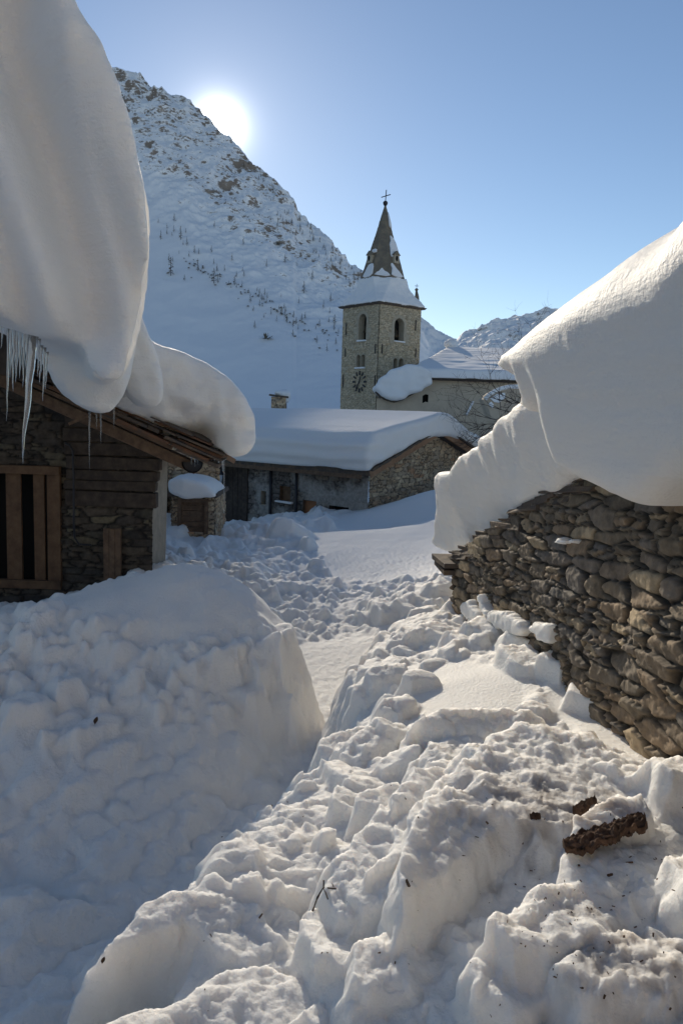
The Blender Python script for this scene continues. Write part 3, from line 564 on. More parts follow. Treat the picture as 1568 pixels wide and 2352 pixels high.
# far, lower part that has slumped to the eave
far_px = [(1235, 820), (1170, 925), (1120, 968), (1090, 1000), (1055, 1035), (1030, 1065), (1012, 1085), (992, 1082), (990, 1100), (996, 1130), (990, 1170), (988, 1225), (986, 1258), (1010, 1268), (1040, 1270), (1075, 1262), (1085, 1250), (1140, 1240), (1180, 1205), (1205, 1160), (1250, 1150), (1275, 1120), (1300, 1095), (1340, 1080)]
pf = np.array([lean_pt(a, b, OFF2) for a, b in far_px]); pf = np.vstack([pf, [[pf[-1][0] + .4, pf[-1][1]]], [[pf[-1][0] + .4, pf[0][1]]]]); pf = smooth_poly(pf, 1)
def fn_far(u, w_, v):
    s = poly_sd(pf, u[:, 0, :], v[:, 0, :])[:, None, :]
    q = u * .7 - v * .75       # gouges slanting down towards the eave
    wv = w_ + LEAN * np.clip(v - EYE - .3, -1.8, .6) - .05 * fbm(u * 1.3, v * 1.3, oct=2, seed=91) - .022 * np.abs(fbm(q * 1.7, (u + v) * .7, oct=3, seed=93))
    return extr(s + 0 * w_, wv, 0, 3.0, .10) + .018 * fbm(u * 3, w_ * 3, v * 3, oct=3, seed=95) + .006 * fbm(u * 12, w_ * 12, v * 12, oct=2, seed=97)
lo = (pf[:, 0].min() - .15, -.4, pf[:, 1].min() - .15); hi = (pf[:, 0].max() + .05, 3.15, pf[:, 1].max() + .15)
fs = solid('roof_snow', fn_far, lo, hi, .028, wall_xf(OFF2), M['snow_layer'])
tag(fs, 'bluish slumped wedge of snow hanging over the stone hut\'s low eave slab', 'roof snow')

for pts, lab in (([(1058, 1392), (1078, 1376), (1086, 1392), (1100, 1412), (1092, 1428), (1070, 1420)], 'small snow patch clinging to the far end of the dry stone wall'),
                 ([(1118, 1408), (1150, 1402), (1178, 1412), (1205, 1440), (1196, 1462), (1165, 1452), (1130, 1436)], 'longest snow patch caught between stones low on the dry stone wall'),
                 ([(1222, 1432), (1268, 1430), (1262, 1452), (1266, 1478), (1240, 1474), (1236, 1456), (1220, 1452)], 'angular snow patch on the dry stone wall right of the longest patch'),
                 ([(1098, 1368), (1106, 1366), (1112, 1392), (1126, 1412), (1112, 1416)], 'slim drip of snow on the dry stone wall near its far end'),
                 ([(1265, 1243), (1300, 1238), (1322, 1240), (1318, 1246), (1280, 1250), (1266, 1250)], 'flat sliver of snow on a ledge high in the dry stone wall')):
    pg = smooth_poly([wall_pt(a, b, .07) for a, b in pts], 1)
    def fn_p(u, w_, v): return extr(poly_sd(pg, u[:, 0, :], v[:, 0, :])[:, None, :] + 0 * w_ + .018 * noise(u * 22, v * 22, seed=5), w_, -.03, .12, .028) + .006 * fbm(u * 14, w_ * 14, v * 14, oct=2, seed=6)
    tag(solid('snow_patch', fn_p, (pg[:, 0].min() - .05, -.07, pg[:, 1].min() - .05), (pg[:, 0].max() + .05, .15, pg[:, 1].max() + .05), .010, wall_xf(.07), M['snow']), lab, 'snow patch', 'snow patches on the dry stone wall')
# ------------------------------------------------------------------ timber and stone chalet on the far bank
YW = 10.2                       # its front wall stands square to the view
def wx_(px, py, Yd=YW): p = PY(px, py, Yd); return p[0], p[2]
cor = wx_(352, 1180)[0]
ch = empty('chalet', (cor, YW, EYE - 2.4), 'dark timber and stone chalet with slatted window under icicles', 'chalet')
xl, zb = -7.2, EYE - 3.0
rk1, rk2 = PY(-150, 800, 9.53), PY(478, 1078, 9.53)     # the underside of the verge
def rk(x): return rk1[2] + (rk2[2] - rk1[2]) / (rk2[0] - rk1[0]) * (x - rk1[0])
win = (wx_(-140, 1065)[0], wx_(-140, 1338)[1] - .0, wx_(136, 1065)[0], wx_(136, 1075)[1])   # x0 z0 x1 z1
door = (wx_(243, 1210)[0], wx_(283, 1330)[1] - .3, wx_(283, 1210)[0], wx_(262, 1212)[1])
def keep_l(u, v):
    x, z = xl + u, zb + v
    return (z < rk(x) + .12) & ~((x > win[0]) & (x < win[2]) & (z > win[1]) & (z < win[3]))
zt = wx_(250, 1165)[1]
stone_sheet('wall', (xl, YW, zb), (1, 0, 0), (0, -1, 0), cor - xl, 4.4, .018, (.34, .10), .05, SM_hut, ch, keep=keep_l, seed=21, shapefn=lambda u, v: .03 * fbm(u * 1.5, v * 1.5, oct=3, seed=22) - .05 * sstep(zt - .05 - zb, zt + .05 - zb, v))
lg = MB(); g = np.random.default_rng(5)
zz = zt
while zz < zt + 1.3:           # old squared timbers laid over the stonework
    hgt = g.uniform(.13, .24); xa = wx_(150, 1100)[0] + g.uniform(-.02, .03); xb = min(cor + g.uniform(.0, .1), rk1[0] + (zz + hgt - rk1[2]) * (rk2[0] - rk1[0]) / (rk2[2] - rk1[2]) + .15)
    if xb > xa + .2: lg.box(((xa + xb) / 2, YW + .03, zz + hgt / 2), (xb - xa, .16 + g.uniform(0, .04), hgt - .015), jit=.008)
    zz += hgt
lg.build('timber_wall', M['dark_wood'], ch, bevel=.012)
bk = MB(); bk.box(((win[0] + win[2]) / 2, YW + .45, (win[1] + win[3]) / 2), (win[2] - win[0] + .2, .04, win[3] - win[1] + .2)); 
for x0 in (win[0] - .02, win[2] + .02): bk.box((x0, YW + .22, (win[1] + win[3]) / 2), (.04, .42, win[3] - win[1] + .1))
for z0 in (win[1] - .02, win[3] + .02): bk.box(((win[0] + win[2]) / 2, YW + .22, z0), (win[2] - win[0], .42, .04))
wn = bk.build('window', M['black'], ch)
fr = MB(); xm, zm = (win[0] + win[2]) / 2, (win[1] + win[3]) / 2
fr.box((xm, YW - .04, win[3] - .03), (win[2] - win[0] + .06, .09, .11), jit=.004); fr.box((xm, YW - .04, win[1] + .03), (win[2] - win[0] + .06, .09, .11), jit=.004)
fr.box((win[2] - .05, YW - .038, zm), (.17, .08, win[3] - win[1] - .17), jit=.004)
fr.build('frame', M['slat_wood'], wn, bevel=.006)
for pc, pw in ((-60, 34), (34, 36), (92, 26)):
    x = wx_(pc, 1200)[0]; s_ = MB(); s_.box((x, YW - .005, zm), (pw / FPX * YW, .035, win[3] - win[1] - .12), jit=.005); s_.build('slat', M['slat_wood'], wn, bevel=.004)
d_ = MB(); 
for k in range(3):
    wd = (door[2] - door[0]) / 3; d_.box((door[0] + wd * (k + .5), YW - .085, (door[1] + door[3]) / 2), (wd - .004, .05, door[3] - door[1]), jit=.003)
d_.build('door', M['wood'], ch, bevel=.005)
# plastered end of the wall, running back from the corner
e0, e1 = PY(350, 1290, YW)[0], PY(381, 1190, 11.1)[0]
pe = MB(); topz = PY(368, 1078, 10.7)[2] + .12
pe.hexa([(cor - .10, YW + .05, zb), (e1 - .02, 11.1, zb), (e1 - .4, 11.1, zb), (cor - .5, YW + .05, zb), (cor + .02, YW + .05, topz), (e1 + .03, 11.1, topz), (e1 - .4, 11.1, topz), (cor - .5, YW + .05, topz)])
pe.build('plastered_pier', mat('grey_plaster', (.30, .27, .22), .9, (14, .6, 6, .015), (5, (.20, .18, .15), .4, .7)), ch)
bd = MB(); bd.box((-5.4, 12.3, EYE - 1.4), (3.8, 2.4, 3.0)); bd.build('rear_wall', M['dark_wood'], ch)
# roof: layered slates on a raking beam
sr = MB(); g = np.random.default_rng(8); dR = Vector((rk2[0] - rk1[0], 0, rk2[2] - rk1[2])).normalized(); nR = Vector((-dR.z, 0, dR.x)); Lr = math.hypot(rk2[0] - rk1[0], rk2[2] - rk1[2])
def rp_(s, up, Yd): p = Vector(rk1) + dR * s + nR * up; return Vector((p.x - .22 * (Yd - 9.53), Yd, p.z))
sr.prism([rp_(-.5, .20, 9.50), rp_(Lr + .0, .20, 9.50), rp_(Lr, .20, 12.6), rp_(-.5, .20, 12.6)], nR * .07)
sr.build('roof', M['slate'], ch)
for mt_, n_, nm in ((M['slate'], 26, 'slates'), (M['rust_slate'], 12, 'slates')):
    q = MB()
    for k in range(n_):
        s0_ = Lr * (k + g.uniform(0, .8)) / n_ + (.0 if n_ > 20 else .1); L = g.uniform(.35, .75); up = g.uniform(.10, .34)
        q.box(rp_(min(s0_ + L / 2 - .1, Lr - L / 2 + .12), up, 9.36 + g.uniform(.0, .12)), (L, .5, g.uniform(.03, .055)), (tuple(dR), (0, 1, 0), tuple(nR)), .014)
    q.build(nm, mt_, ch, bevel=.006)
be = MB(); be.bar(rp_(.2, -.02, 9.64), rp_(Lr - .12, -.05, 9.64), .14, .15, (0, 1, 0), .01); be.build('beam', M['wood'], ch, bevel=.012)
be = MB(); be.bar(rp_(.9, .10, 9.42), rp_(Lr - .5, .06, 9.42), .05, .07, (0, 1, 0), .008); be.build('beam', M['wood'], ch, bevel=.006)
bb = MB(); bb.bar(PY(160, 974, 9.25), PY(212, 950, 9.3), .10, .03, (0, 0, 1), .004); bb.build('board', M['wood'], ch)
cb = MB(); cb.tube([PY(*q, YW - .12) for q in [(150, 1018), (160, 1022), (168, 1035), (170, 1100), (170, 1200), (172, 1235), (182, 1250), (210, 1252)]], .014, 6); cb.build('cable', M['dark_iron'], ch, True)
pk = MB(); p = PY(425, 1070, 9.7); p2 = PY(447, 1065, 10.8)
gt = MB(); n = 12
for (qx, qy, qz) in (p, (p[0] - .22, p[1] + 1.0, p[2] + .02)): pass
prof = [(math.cos(a) * .13, -math.sin(a) * .13) for a in np.linspace(0, math.pi, n)]; Yg = (9.53, 11.6)
gx0 = PY(442, 1062, 9.53)
V_ = [(gx0[0] + c - .2 * (Yd - 9.53), Yd, gx0[2] + s_) for Yd in Yg for c, s_ in prof] + [(gx0[0] + c * .9 - .2 * (Yd - 9.53), Yd, gx0[2] + s_ * .9 + .004) for Yd in Yg for c, s_ in prof]
F_ = [(i, i + 1, n + i + 1, n + i) for i in range(n - 1)] + [(2 * n + i + 1, 2 * n + i, 3 * n + i, 3 * n + i + 1) for i in range(n - 1)] + [(i + 1, i, 2 * n + i, 2 * n + i + 1) for i in range(n - 1)]
F_ += [tuple(range(n))]
gt.add(V_, F_); gt.build('gutter', M['dark_iron'], ch, True)
q = MB(); q.prism([PY(*z, 8.6) for z in [(-420, 600), (-60, 690), (12, 735), (44, 778), (30, 868), (-420, 720)]], (0, .9, 0)); q.build('eave_board', M['dark_wood'], ch)
# snow curling far out over the verge
SH = -.33
def lp(pts, Yd): return smooth_poly([((p := PY(a, b, Yd))[0] - SH * (Yd - 5), p[2]) for a, b in pts], 2)
T1 = lp([(-700, -400), (60, -400), (140, -90), (175, 0), (218, 55), (250, 110), (280, 180), (308, 290), (330, 380), (343, 460), (348, 520), (342, 600), (335, 680), (325, 735), (308, 795), (288, 850), (265, 870), (235, 866), (206, 838), (196, 790), (150, 770), (60, 742), (0, 722), (-700, 500)], 5.0)
T2 = lp([(-700, 300), (330, 300), (330, 700), (318, 800), (300, 880), (268, 942), (240, 950), (195, 940), (130, 895), (103, 835), (20, 752), (-200, 640), (-700, 560)], 7.0)
_h = lp([(10, 60), (60, 180), (130, 380), (200, 600), (225, 720), (230, 800)], 5.0); _h = np.array([((p := PY(a, b, 5.0))[2], p[0]) for a, b in [(10, 60), (60, 180), (130, 380), (200, 600), (225, 720), (230, 800)]]); _h = _h[np.argsort(_h[:, 0])]; hz, hx = _h[:, 0], _h[:, 1]
def fn_t(u, w_, v):
    s1 = poly_sd(T1, u[:, 0, :], v[:, 0, :])[:, None, :]; s2 = poly_sd(T2, u[:, 0, :], v[:, 0, :])[:, None, :]
    x5, z5 = u, v - EYE
    fl = u + .16 * (z5 - 1.2) + .10 * fbm(z5 * .8, u * .5, oct=2, seed=3)
    xh = np.interp(v[0, 0, :], hz, hx)[None, None, :]; xg = xh - .42 - .1 * np.sin(z5 * 1.3)
    hol = .42 * np.exp(-((u - xh) / .20) ** 2) * sstep(3.4, 2.6, z5) * sstep(.1, .6, z5) + .22 * np.exp(-((u - xg) / .13) ** 2) * sstep(2.6, 1.9, z5) + .16 * np.exp(-((u - xh - .3) / .09) ** 2) * sstep(1.9, .9, z5) * sstep(.2, .5, z5)
    w1 = w_ - hol - .14 * fbm(fl * 1.5, z5 * .22, oct=2, seed=101) - .05 * fbm(fl * 5, z5 * .5, oct=2, seed=103) - .35 * sstep(.9, .1, z5) * sstep(-1.3, -2.0, u)
    d = extr(s1 + 0 * w_, w1, .0, 1.9, .16)
    w2 = w_ - .10 * fbm(u * 2, z5 * 2, oct=3, seed=105) - .12 * sstep(.6, -.1, z5) - .04 * np.sin(9 * (u + 1.6 * z5) + 2 * fbm(u, z5, oct=2, seed=9))
    d = smin(d, extr(s2 + 0 * w_, w2, 2.0, 4.9, .22), .08)
    return d + .02 * fbm(u * 2.5, w_ * 2.5, v * 2.5, oct=3, seed=107) + .005 * fbm(u * 14, w_ * 14, v * 14, oct=2, seed=109)
lo = (-3.3, -.6, EYE - .3); hi = (T1[:, 0].max() + .2, 5.1, EYE + 3.6)
big = solid('roof_snow', fn_t, lo, hi, .03, lambda V: np.stack([V[:, 0] + SH * V[:, 1], 5 + V[:, 1], V[:, 2]], -1), M['snow_layer'])
tag(big, 'towering grey snow cornice curling over the chalet, highest mass at upper left', 'roof snow')
T3 = lp([(150, 560), (300, 600), (330, 740), (352, 785), (370, 830), (379, 875), (377, 915), (358, 937), (325, 932), (292, 895), (270, 800), (150, 700)], 8.0)
tl = solid('roof_snow', lambda u, w_, v: extr(poly_sd(T3, u[:, 0, :], v[:, 0, :])[:, None, :] + 0 * w_, w_ - .06 * fbm(u * 3, v * 3, oct=2, seed=111), 3.0, 4.8, .12) + .012 * fbm(u * 4, w_ * 4, v * 4, oct=3, seed=113), (T3[:, 0].min() - .1, 2.7, T3[:, 1].min() - .1), (T3[:, 0].max() + .1, 5.0, T3[:, 1].max() + .1), .022, lambda V: np.stack([V[:, 0] + SH * V[:, 1], 5 + V[:, 1], V[:, 2]], -1), M['snow_layer'])
tag(tl, 'small thin tongue of snow hanging between the two large chalet roof cornices', 'roof snow')
SH4 = -.24
def lp4(pts, Yd): return smooth_poly([((p := PY(a, b, Yd))[0] - SH4 * (Yd - 5), p[2]) for a, b in pts], 2)
T4 = lp4([(200, 650), (300, 730), (350, 785), (420, 805), (480, 832), (530, 868), (568, 910), (590, 955), (597, 990), (590, 1022), (570, 1045), (545, 1053), (522, 1046), (508, 1030), (470, 1036), (430, 1028), (390, 1010), (340, 985), (285, 955), (250, 930), (150, 860), (100, 700)], 9.0)
p4 = PY(505, 1000, 9.0); p4 = (p4[0] - SH4 * 4.0, p4[2])
def fn4(u, w_, v):
    s = poly_sd(T4, u[:, 0, :], v[:, 0, :])[:, None, :]
    hol = np.exp(-(((u - p4[0] + .13) / .27) ** 2 + ((v - p4[1] + .02) / .17) ** 2))      # hollow under the curl
    hol2 = np.exp(-(((u - p4[0] + .45) / .15) ** 2 + ((v - p4[1] - .27) / .1) ** 2))
    wv = w_ - .10 * fbm(u * 2.2, v * 2.2, oct=3, seed=121) - .38 * hol - .12 * hol2 - .28 * sstep(.45, 0, -s) * 0 - .25 * sstep(EYE + .15, EYE - .35, v) * sstep(p4[0] + .02, p4[0] - .2, u)
    return extr(s + 0 * w_, wv, 4.0, 7.0, .22) + .014 * fbm(u * 3, w_ * 3, v * 3, oct=3, seed=123) + .004 * fbm(u * 14, w_ * 14, v * 14, oct=2, seed=125)
es = solid('roof_snow', fn4, (T4[:, 0].min() - .1, 3.4, T4[:, 1].min() - .1), (T4[:, 0].max() + .1, 7.2, T4[:, 1].max() + .1), .025, lambda V: np.stack([V[:, 0] + SH4 * V[:, 1], 5 + V[:, 1], V[:, 2]], -1), M['snow_layer'])
tag(es, 'rounded snow cornice curling over the chalet\'s low eave, icicles beneath', 'roof snow')
# icicles
M['ice'] = mat('ice', (.92, .95, .96), .08, (30, .5, 3, .004), None, .5)
bi_ = M['ice'].node_tree.nodes['Principled BSDF']; bi_.inputs['Transmission Weight'].default_value = .85; bi_.inputs['IOR'].default_value = 1.31
def icicle(px, py0, py1, Yd, r, label, group, lean=0):
    a, b = Vector(PY(px, py0, Yd)), Vector(PY(px + lean, py1, Yd)); b.x = a.x + (b.x - a.x); n = 9; pts, rad = [], []
    for i in range(n):
        t = i / (n - 1); p = a.lerp(b, t); pts.append(p + Vector((random.uniform(-1, 1), random.uniform(-1, 1), 0)) * r * .25); rad.append(max(r * (1 - t) ** .75 * random.uniform(.85, 1.2), .0015))
    q = MB(); q.tube(pts, rad, 7); o = q.build('icicle', M['ice'], None, True); tag(o, label, 'icicle', group)
ig = 'icicles under the big chalet cornice'; il = 'thin icicle in the row under the big upper left snow cornice'
for px, a, b, r in [(28, 735, 870, .016), (21, 760, 968, .013), (35, 735, 900, .02), (42, 748, 880, .018), (50, 750, 870, .02), (58, 758, 890, .015), (65, 765, 862, .018), (92, 800, 865, .012), (97, 815, 880, .014), (104, 820, 922, .013), (110, 830, 895, .01), (8, 745, 800, .012)]:
    icicle(px, a - 22, b, 5.95, r, il, ig, -5)
icicle(76, 770, 1065, 5.9, .033, 'longest thick icicle hanging down beside the slatted chalet window', ig, -24)
for px, a, b, r in [(206, 945, 1080, .012), (232, 948, 1020, .011), (222, 950, 985, .009), (262, 935, 985, .012)]: icicle(px, a, b, 9.05, r, 'thin icicle hanging from snow onto the raking beam of the chalet', 'icicles over the chalet beam', 0)
for px, a, b, r in [(512, 1028, 1085, .018), (503, 1030, 1075, .016), (486, 1032, 1072, .013), (493, 1030, 1068, .01), (499, 1030, 1062, .01), (515, 1050, 1180, .006), (440, 1045, 1068, .01), (448, 1045, 1072, .012), (455, 1045, 1068, .01)]: icicle(px, a - 4, b, 9.4, r, 'short icicle hanging under the curled snow at the chalet eave', 'icicles at the chalet eave', 0)

# a thin melted and frozen lip along the cornice edges, the low sun shining through it
M['snow_lip'] = bpy.data.materials.new('snow_lip'); M['snow_lip'].use_nodes = True; t = M['snow_lip'].node_tree; t.nodes.remove(t.nodes['Principled BSDF'])
df, tr, mi = t.nodes.new('ShaderNodeBsdfDiffuse'), t.nodes.new('ShaderNodeBsdfTranslucent'), t.nodes.new('ShaderNodeMixShader'); df.inputs[0].default_value = tr.inputs[0].default_value = (.9, .89, .87, 1); mi.inputs[0].default_value = .6
t.links.new(df.outputs[0], mi.inputs[1]); t.links.new(tr.outputs[0], mi.inputs[2]); t.links.new(mi.outputs[0], t.nodes['Material Output'].inputs['Surface'])
def lip(poly, sh, keep, w0, r, par):
    P = poly; run = [i for i in range(len(P)) if keep(P[i])]
    k0 = next(i for i in range(len(run)) if run[i - 1] != run[i] - 1); run = run[k0:] + run[:k0]
    pts = []; c = P.mean(0)
    for i in run:
        q = P[i]; nx_ = P[(i + 1) % len(P)] - P[i - 1]; nn = np.array([nx_[1], -nx_[0]]); nn /= np.linalg.norm(nn) + 1e-9
        if np.dot(nn, q - c) < 0: nn = -nn
        pts.append((q + nn * .004, w0))
    D = []; 
    for (a, wa_), (b, wb_) in zip(pts[:-1], pts[1:]):
        n_ = max(1, int(np.linalg.norm(b - a) / .02)); D += [a + (b - a) * j / n_ for j in range(n_)]
    D = np.array(D); s_ = np.arange(len(D)) * .02; o1 = .010 * noise(s_ * 5, s_ * 0, seed=61) + .006 * noise(s_ * 19, s_ * 0, seed=62); rr_ = r * (1 + .5 * noise(s_ * 9, s_ * 0 + 3, seed=63))
    W3 = [(p[0] + sh * w0 + a, 5 + w0, p[1] + a * .5) for p, a in zip(D, o1)]
    q = MB(); q.tube(W3, [float(x) for x in np.maximum(rr_, .004)], 6); return q.build('lip', M['snow_lip'], par, True)
lip(T1, SH, lambda p: p[0] > PY(200, 30, 5)[0] and p[1] > PY(270, 866, 5)[2] and p[1] < PY(190, 10, 5)[2] + .1, .30, .016, big)
lip(T3, SH, lambda p: p[0] > T3[:, 0].max() - .32 and p[1] > PY(370, 925, 8)[2], 3.35, .014, tl)
lip(T4, SH4, lambda p: p[0] > PY(360, 780, 9)[0] - SH4 * 4 and p[1] > PY(590, 1000, 9)[2], 4.5, .014, es)
# ------------------------------------------------------------------ stone house at the end of the path
K = np.array(PY(846, 1120, 24.0)); eave_h = PY(843, 1080, 24.0)[2]
fD = np.array([-.78, .626]); gD = np.array([fD[1], -fD[0]])
F3, G3 = np.array([*fD, 0]), np.array([*gD, 0])
def gable_pt(px, py):
    a, b = slope(px, py); Yd, t = np.linalg.solve(np.array([[a, -gD[0]], [1, -gD[1]]]), K[:2]); return t, b * Yd + EYE
rt, rz = gable_pt(990, 994); rt = max(rt, 1.9); GW = rt * 2
zb = EYE - 4.6
house = empty('stone_house', (K[0], K[1], EYE - 2.9), 'long stone house with patched render and one rubble gable under deep snow', 'house')
slope_g = (rz - eave_h) / rt
LEN = 12.0
def roof_z(t): return np.where(t < rt, eave_h + slope_g * t, rz - slope_g * (t - rt))
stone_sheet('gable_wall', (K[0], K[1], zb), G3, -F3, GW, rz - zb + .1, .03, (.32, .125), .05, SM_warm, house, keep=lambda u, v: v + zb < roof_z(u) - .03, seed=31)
def fpt(px, py):               # picture point on the long front: distance from the corner, height
    a, b = slope(px, py); Yd, s = np.linalg.solve(np.array([[a, -fD[0]], [1, -fD[1]]]), K[:2]); return s, b * Yd + EYE
def rect(x0, y0, x1, y1):
    a, b = fpt(x0, y0), fpt(x1, y1); return min(a[0], b[0]), min(a[1], b[1]), max(a[0], b[0]), max(a[1], b[1])
ops = {'door': rect(696, 1148, 727, 1185), 'win1': rect(644, 1116, 668, 1152), 'win2': rect(600, 1126, 612, 1160), 'low': rect(756, 1160, 800, 1180)}
def keep_f(u, v):
    z = v + zb; k = z < eave_h + .05
    for r_ in ops.values(): k &= ~((u > r_[0]) & (u < r_[2]) & (z > r_[1]) & (z < r_[3]))
    return k
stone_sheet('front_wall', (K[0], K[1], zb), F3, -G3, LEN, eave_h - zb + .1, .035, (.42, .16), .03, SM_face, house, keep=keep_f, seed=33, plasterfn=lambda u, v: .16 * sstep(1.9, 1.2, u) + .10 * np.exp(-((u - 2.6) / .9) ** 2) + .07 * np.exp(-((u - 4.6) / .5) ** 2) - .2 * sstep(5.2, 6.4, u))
M['orange_door'] = mat('orange_door', (.32, .14, .06), .7, (9, .3, 4, .01), (5, (.22, .10, .05), .4, .7))
M['pane'] = mat('window_pane', (.05, .06, .07), .15, None, None, .5)
def front_box(name, r_, inset, th, mt_, parent):
    q = MB(); c = K + F3 * (r_[0] + r_[2]) / 2 + G3 * inset; q.box((c[0], c[1], (r_[1] + r_[3]) / 2), (r_[2] - r_[0] + .03, th, r_[3] - r_[1] + .03), (tuple(F3), tuple(G3), (0, 0, 1))); return q.build(name, mt_, parent)
def reveal(r_, depth, mt_, parent):
    q = MB()
    for s in (r_[0] - .02, r_[2] + .02): c = K + F3 * s + G3 * depth / 2; q.box((c[0], c[1], (r_[1] + r_[3]) / 2), (.05, depth, r_[3] - r_[1] + .1), (tuple(F3), tuple(G3), (0, 0, 1)))
    for z in (r_[1] - .02, r_[3] + .02): c = K + F3 * (r_[0] + r_[2]) / 2 + G3 * depth / 2; q.box((c[0], c[1], z), (r_[2] - r_[0], depth, .05), (tuple(F3), tuple(G3), (0, 0, 1)))
    return q.build('frame', mt_, parent)
dd_ = front_box('door', ops['door'], .12, .05, M['orange_door'], house); reveal(ops['door'], .16, M['wood'], dd_)
for wk in ('win1', 'win2'):
    r_ = ops[wk]; wv = front_box('window', r_, .22, .03, M['pane'], house); reveal(r_, .2, M['slat_wood'] if wk == 'win1' else M['quoin'], wv)
    if wk == 'win1':
        q = MB(); c = K + F3 * (r_[0] + .25) + G3 * .12; q.box((c[0], c[1], (r_[1] + r_[3]) / 2), (.42, .05, r_[3] - r_[1]), (tuple(F3), tuple(G3), (0, 0, 1))); q.build('shutter', M['slat_wood'], wv)
        q = MB(); c = K + F3 * (r_[0] + r_[2]) / 2 - G3 * .04; q.box((c[0], c[1], r_[1] - .03), (r_[2] - r_[0] + .25, .22, .07), (tuple(F3), tuple(G3), (0, 0, 1)), .01); o_ = q.build('sill', M['snow'], wv, bevel=.02); o_['label'] = 'window sill capped with snow'
lw = front_box('window', ops['low'], .3, .03, M['black'], house); reveal(ops['low'], .28, M['dark_wood'], lw)
# boarded barn end
q = MB(); g = np.random.default_rng(9); s = fpt(572, 1100)[0]
while s < LEN:
    wd = g.uniform(.16, .3); c = K + F3 * (s + wd / 2) - G3 * .05; q.box((c[0], c[1], (zb + eave_h) / 2), (wd - .015, .05, eave_h - zb), (tuple(F3), tuple(G3), (0, 0, 1)), .006); s += wd
q.build('board_wall', M['dark_wood'], house)
for px in (625, 684):          # down pipes
    s = fpt(px, 1100)[0]; c = K + F3 * s - G3 * .07; q = MB(); q.tube([(c[0], c[1], eave_h), (c[0], c[1], zb + .5)], .05, 8); q.build('down_pipe', M['dark_iron'], house, True)
# roof timbers
e = .32
def gp(t, f, z): p = K + G3 * t + F3 * f; return Vector((p[0], p[1], z))
for sgn in (0, 1):
    q = MB(); t0, t1 = (-.45, rt) if sgn == 0 else (GW + .45, rt)
    z0 = float(eave_h - slope_g * .45)
    q.bar(gp(t0, -.38, z0 + .08), gp(t1, -.38, rz + .08), .06, .24, (0, 0, 1), .004); q.build('rake_board', M['rake_wood'], house, bevel=.01)
    q = MB(); q.prism([gp(t0, -.36, z0 + .02), gp(t1, -.36, rz + .02), gp(t1, LEN, rz + .02), gp(t0, LEN, z0 + .02)], (0, 0, .16)); q.build('roof', M['slate'], house)
    g = np.random.default_rng(40 + sgn); q = MB(); n = 14
    dv = Vector(gp(t1, 0, rz)) - Vector(gp(t0, 0, z0)); Ls = dv.length; dv.normalize()
    for k in range(n):
        L = Ls / n * g.uniform(1.0, 1.5); pp = Vector(gp(t0, -.36, z0 + .21)) + dv * min(Ls * (k + .5) / n, Ls - L / 2); q.box(pp, (L, .3, g.uniform(.04, .07)), (tuple(dv), tuple(F3), tuple(Vector(F3).cross(dv))), .012)
    q.build('slates', M['slate'], house)
q = MB(); q.bar(gp(-.42, .0, eave_h - .18), gp(-.42, LEN, eave_h - .18), .10, .12, (0, 0, 1), .01); q.build('eave_beam', M['wood'], house)
for s in np.arange(.2, LEN, .9):
    q = MB(); q.bar(gp(-.38, s, eave_h - .06 - slope_g * .38), gp(.2, s, eave_h - .06 + slope_g * .2), .09, .1, (0, 0, 1)); q.build('rafter', M['dark_wood'], house)
# snow on it
prof = [(-.64, eave_h - .02), (-.80, eave_h + .40), (-.74, eave_h + .95), (.0, eave_h + 1.28), (rt * .5, eave_h + slope_g * rt * .5 + 1.0), (rt - .7, rz + .60), (rt + .1, rz + .76), (rt + .8, rz + .62), (rt + 1.7, rz + .12), (GW + .1, eave_h + .85), (GW + .8, eave_h + .30), (GW + .78, eave_h), (GW + .4, eave_h - slope_g * .4 + .22), (rt, rz + .20), (-.35, eave_h - slope_g * .35 + .22)]
prof = smooth_poly(prof, 2)
def fn_h(t, f, z):
    s = poly_sd(prof, t[:, 0, :], z[:, 0, :])[:, None, :]
    n = .05 * fbm(t * .5, f * .3, z * .5, oct=2, seed=141) + .006 * fbm(t * 4, f * 4, z * 4, oct=2, seed=143)
    band = .03 * np.sin(z * 16 + 1.5 * fbm(t * .6, f * .4, oct=2, seed=4)) * sstep(.3, -.3, t)
    low = .12 * sstep(7, 12, f) + .10 * sstep(1.5, 0, f) * 0
    return extr(s + 0 * f + low, f + .05 * fbm(t * 1.5, z * 2, oct=2, seed=145), -.55, LEN + .3, .22) + n + band
hs = solid('roof_snow', fn_h, (-1.1, -.9, eave_h - .3), (GW + 1.1, LEN + .6, rz + 1.1), (.055, .07, .045), lambda V: np.array([K[0], K[1], 0]) + V[:, :1] * G3 + V[:, 1:2] * F3 + V[:, 2:3] * Z3 if False else (np.array([K[0], K[1], 0]) + V[:, :1] * G3 + V[:, 1:2] * F3 + V[:, 2:3] * np.array([0, 0, 1.])), M['snow'])
tag(hs, 'thick even snow blanket on the long stone house below the church tower', 'roof snow')
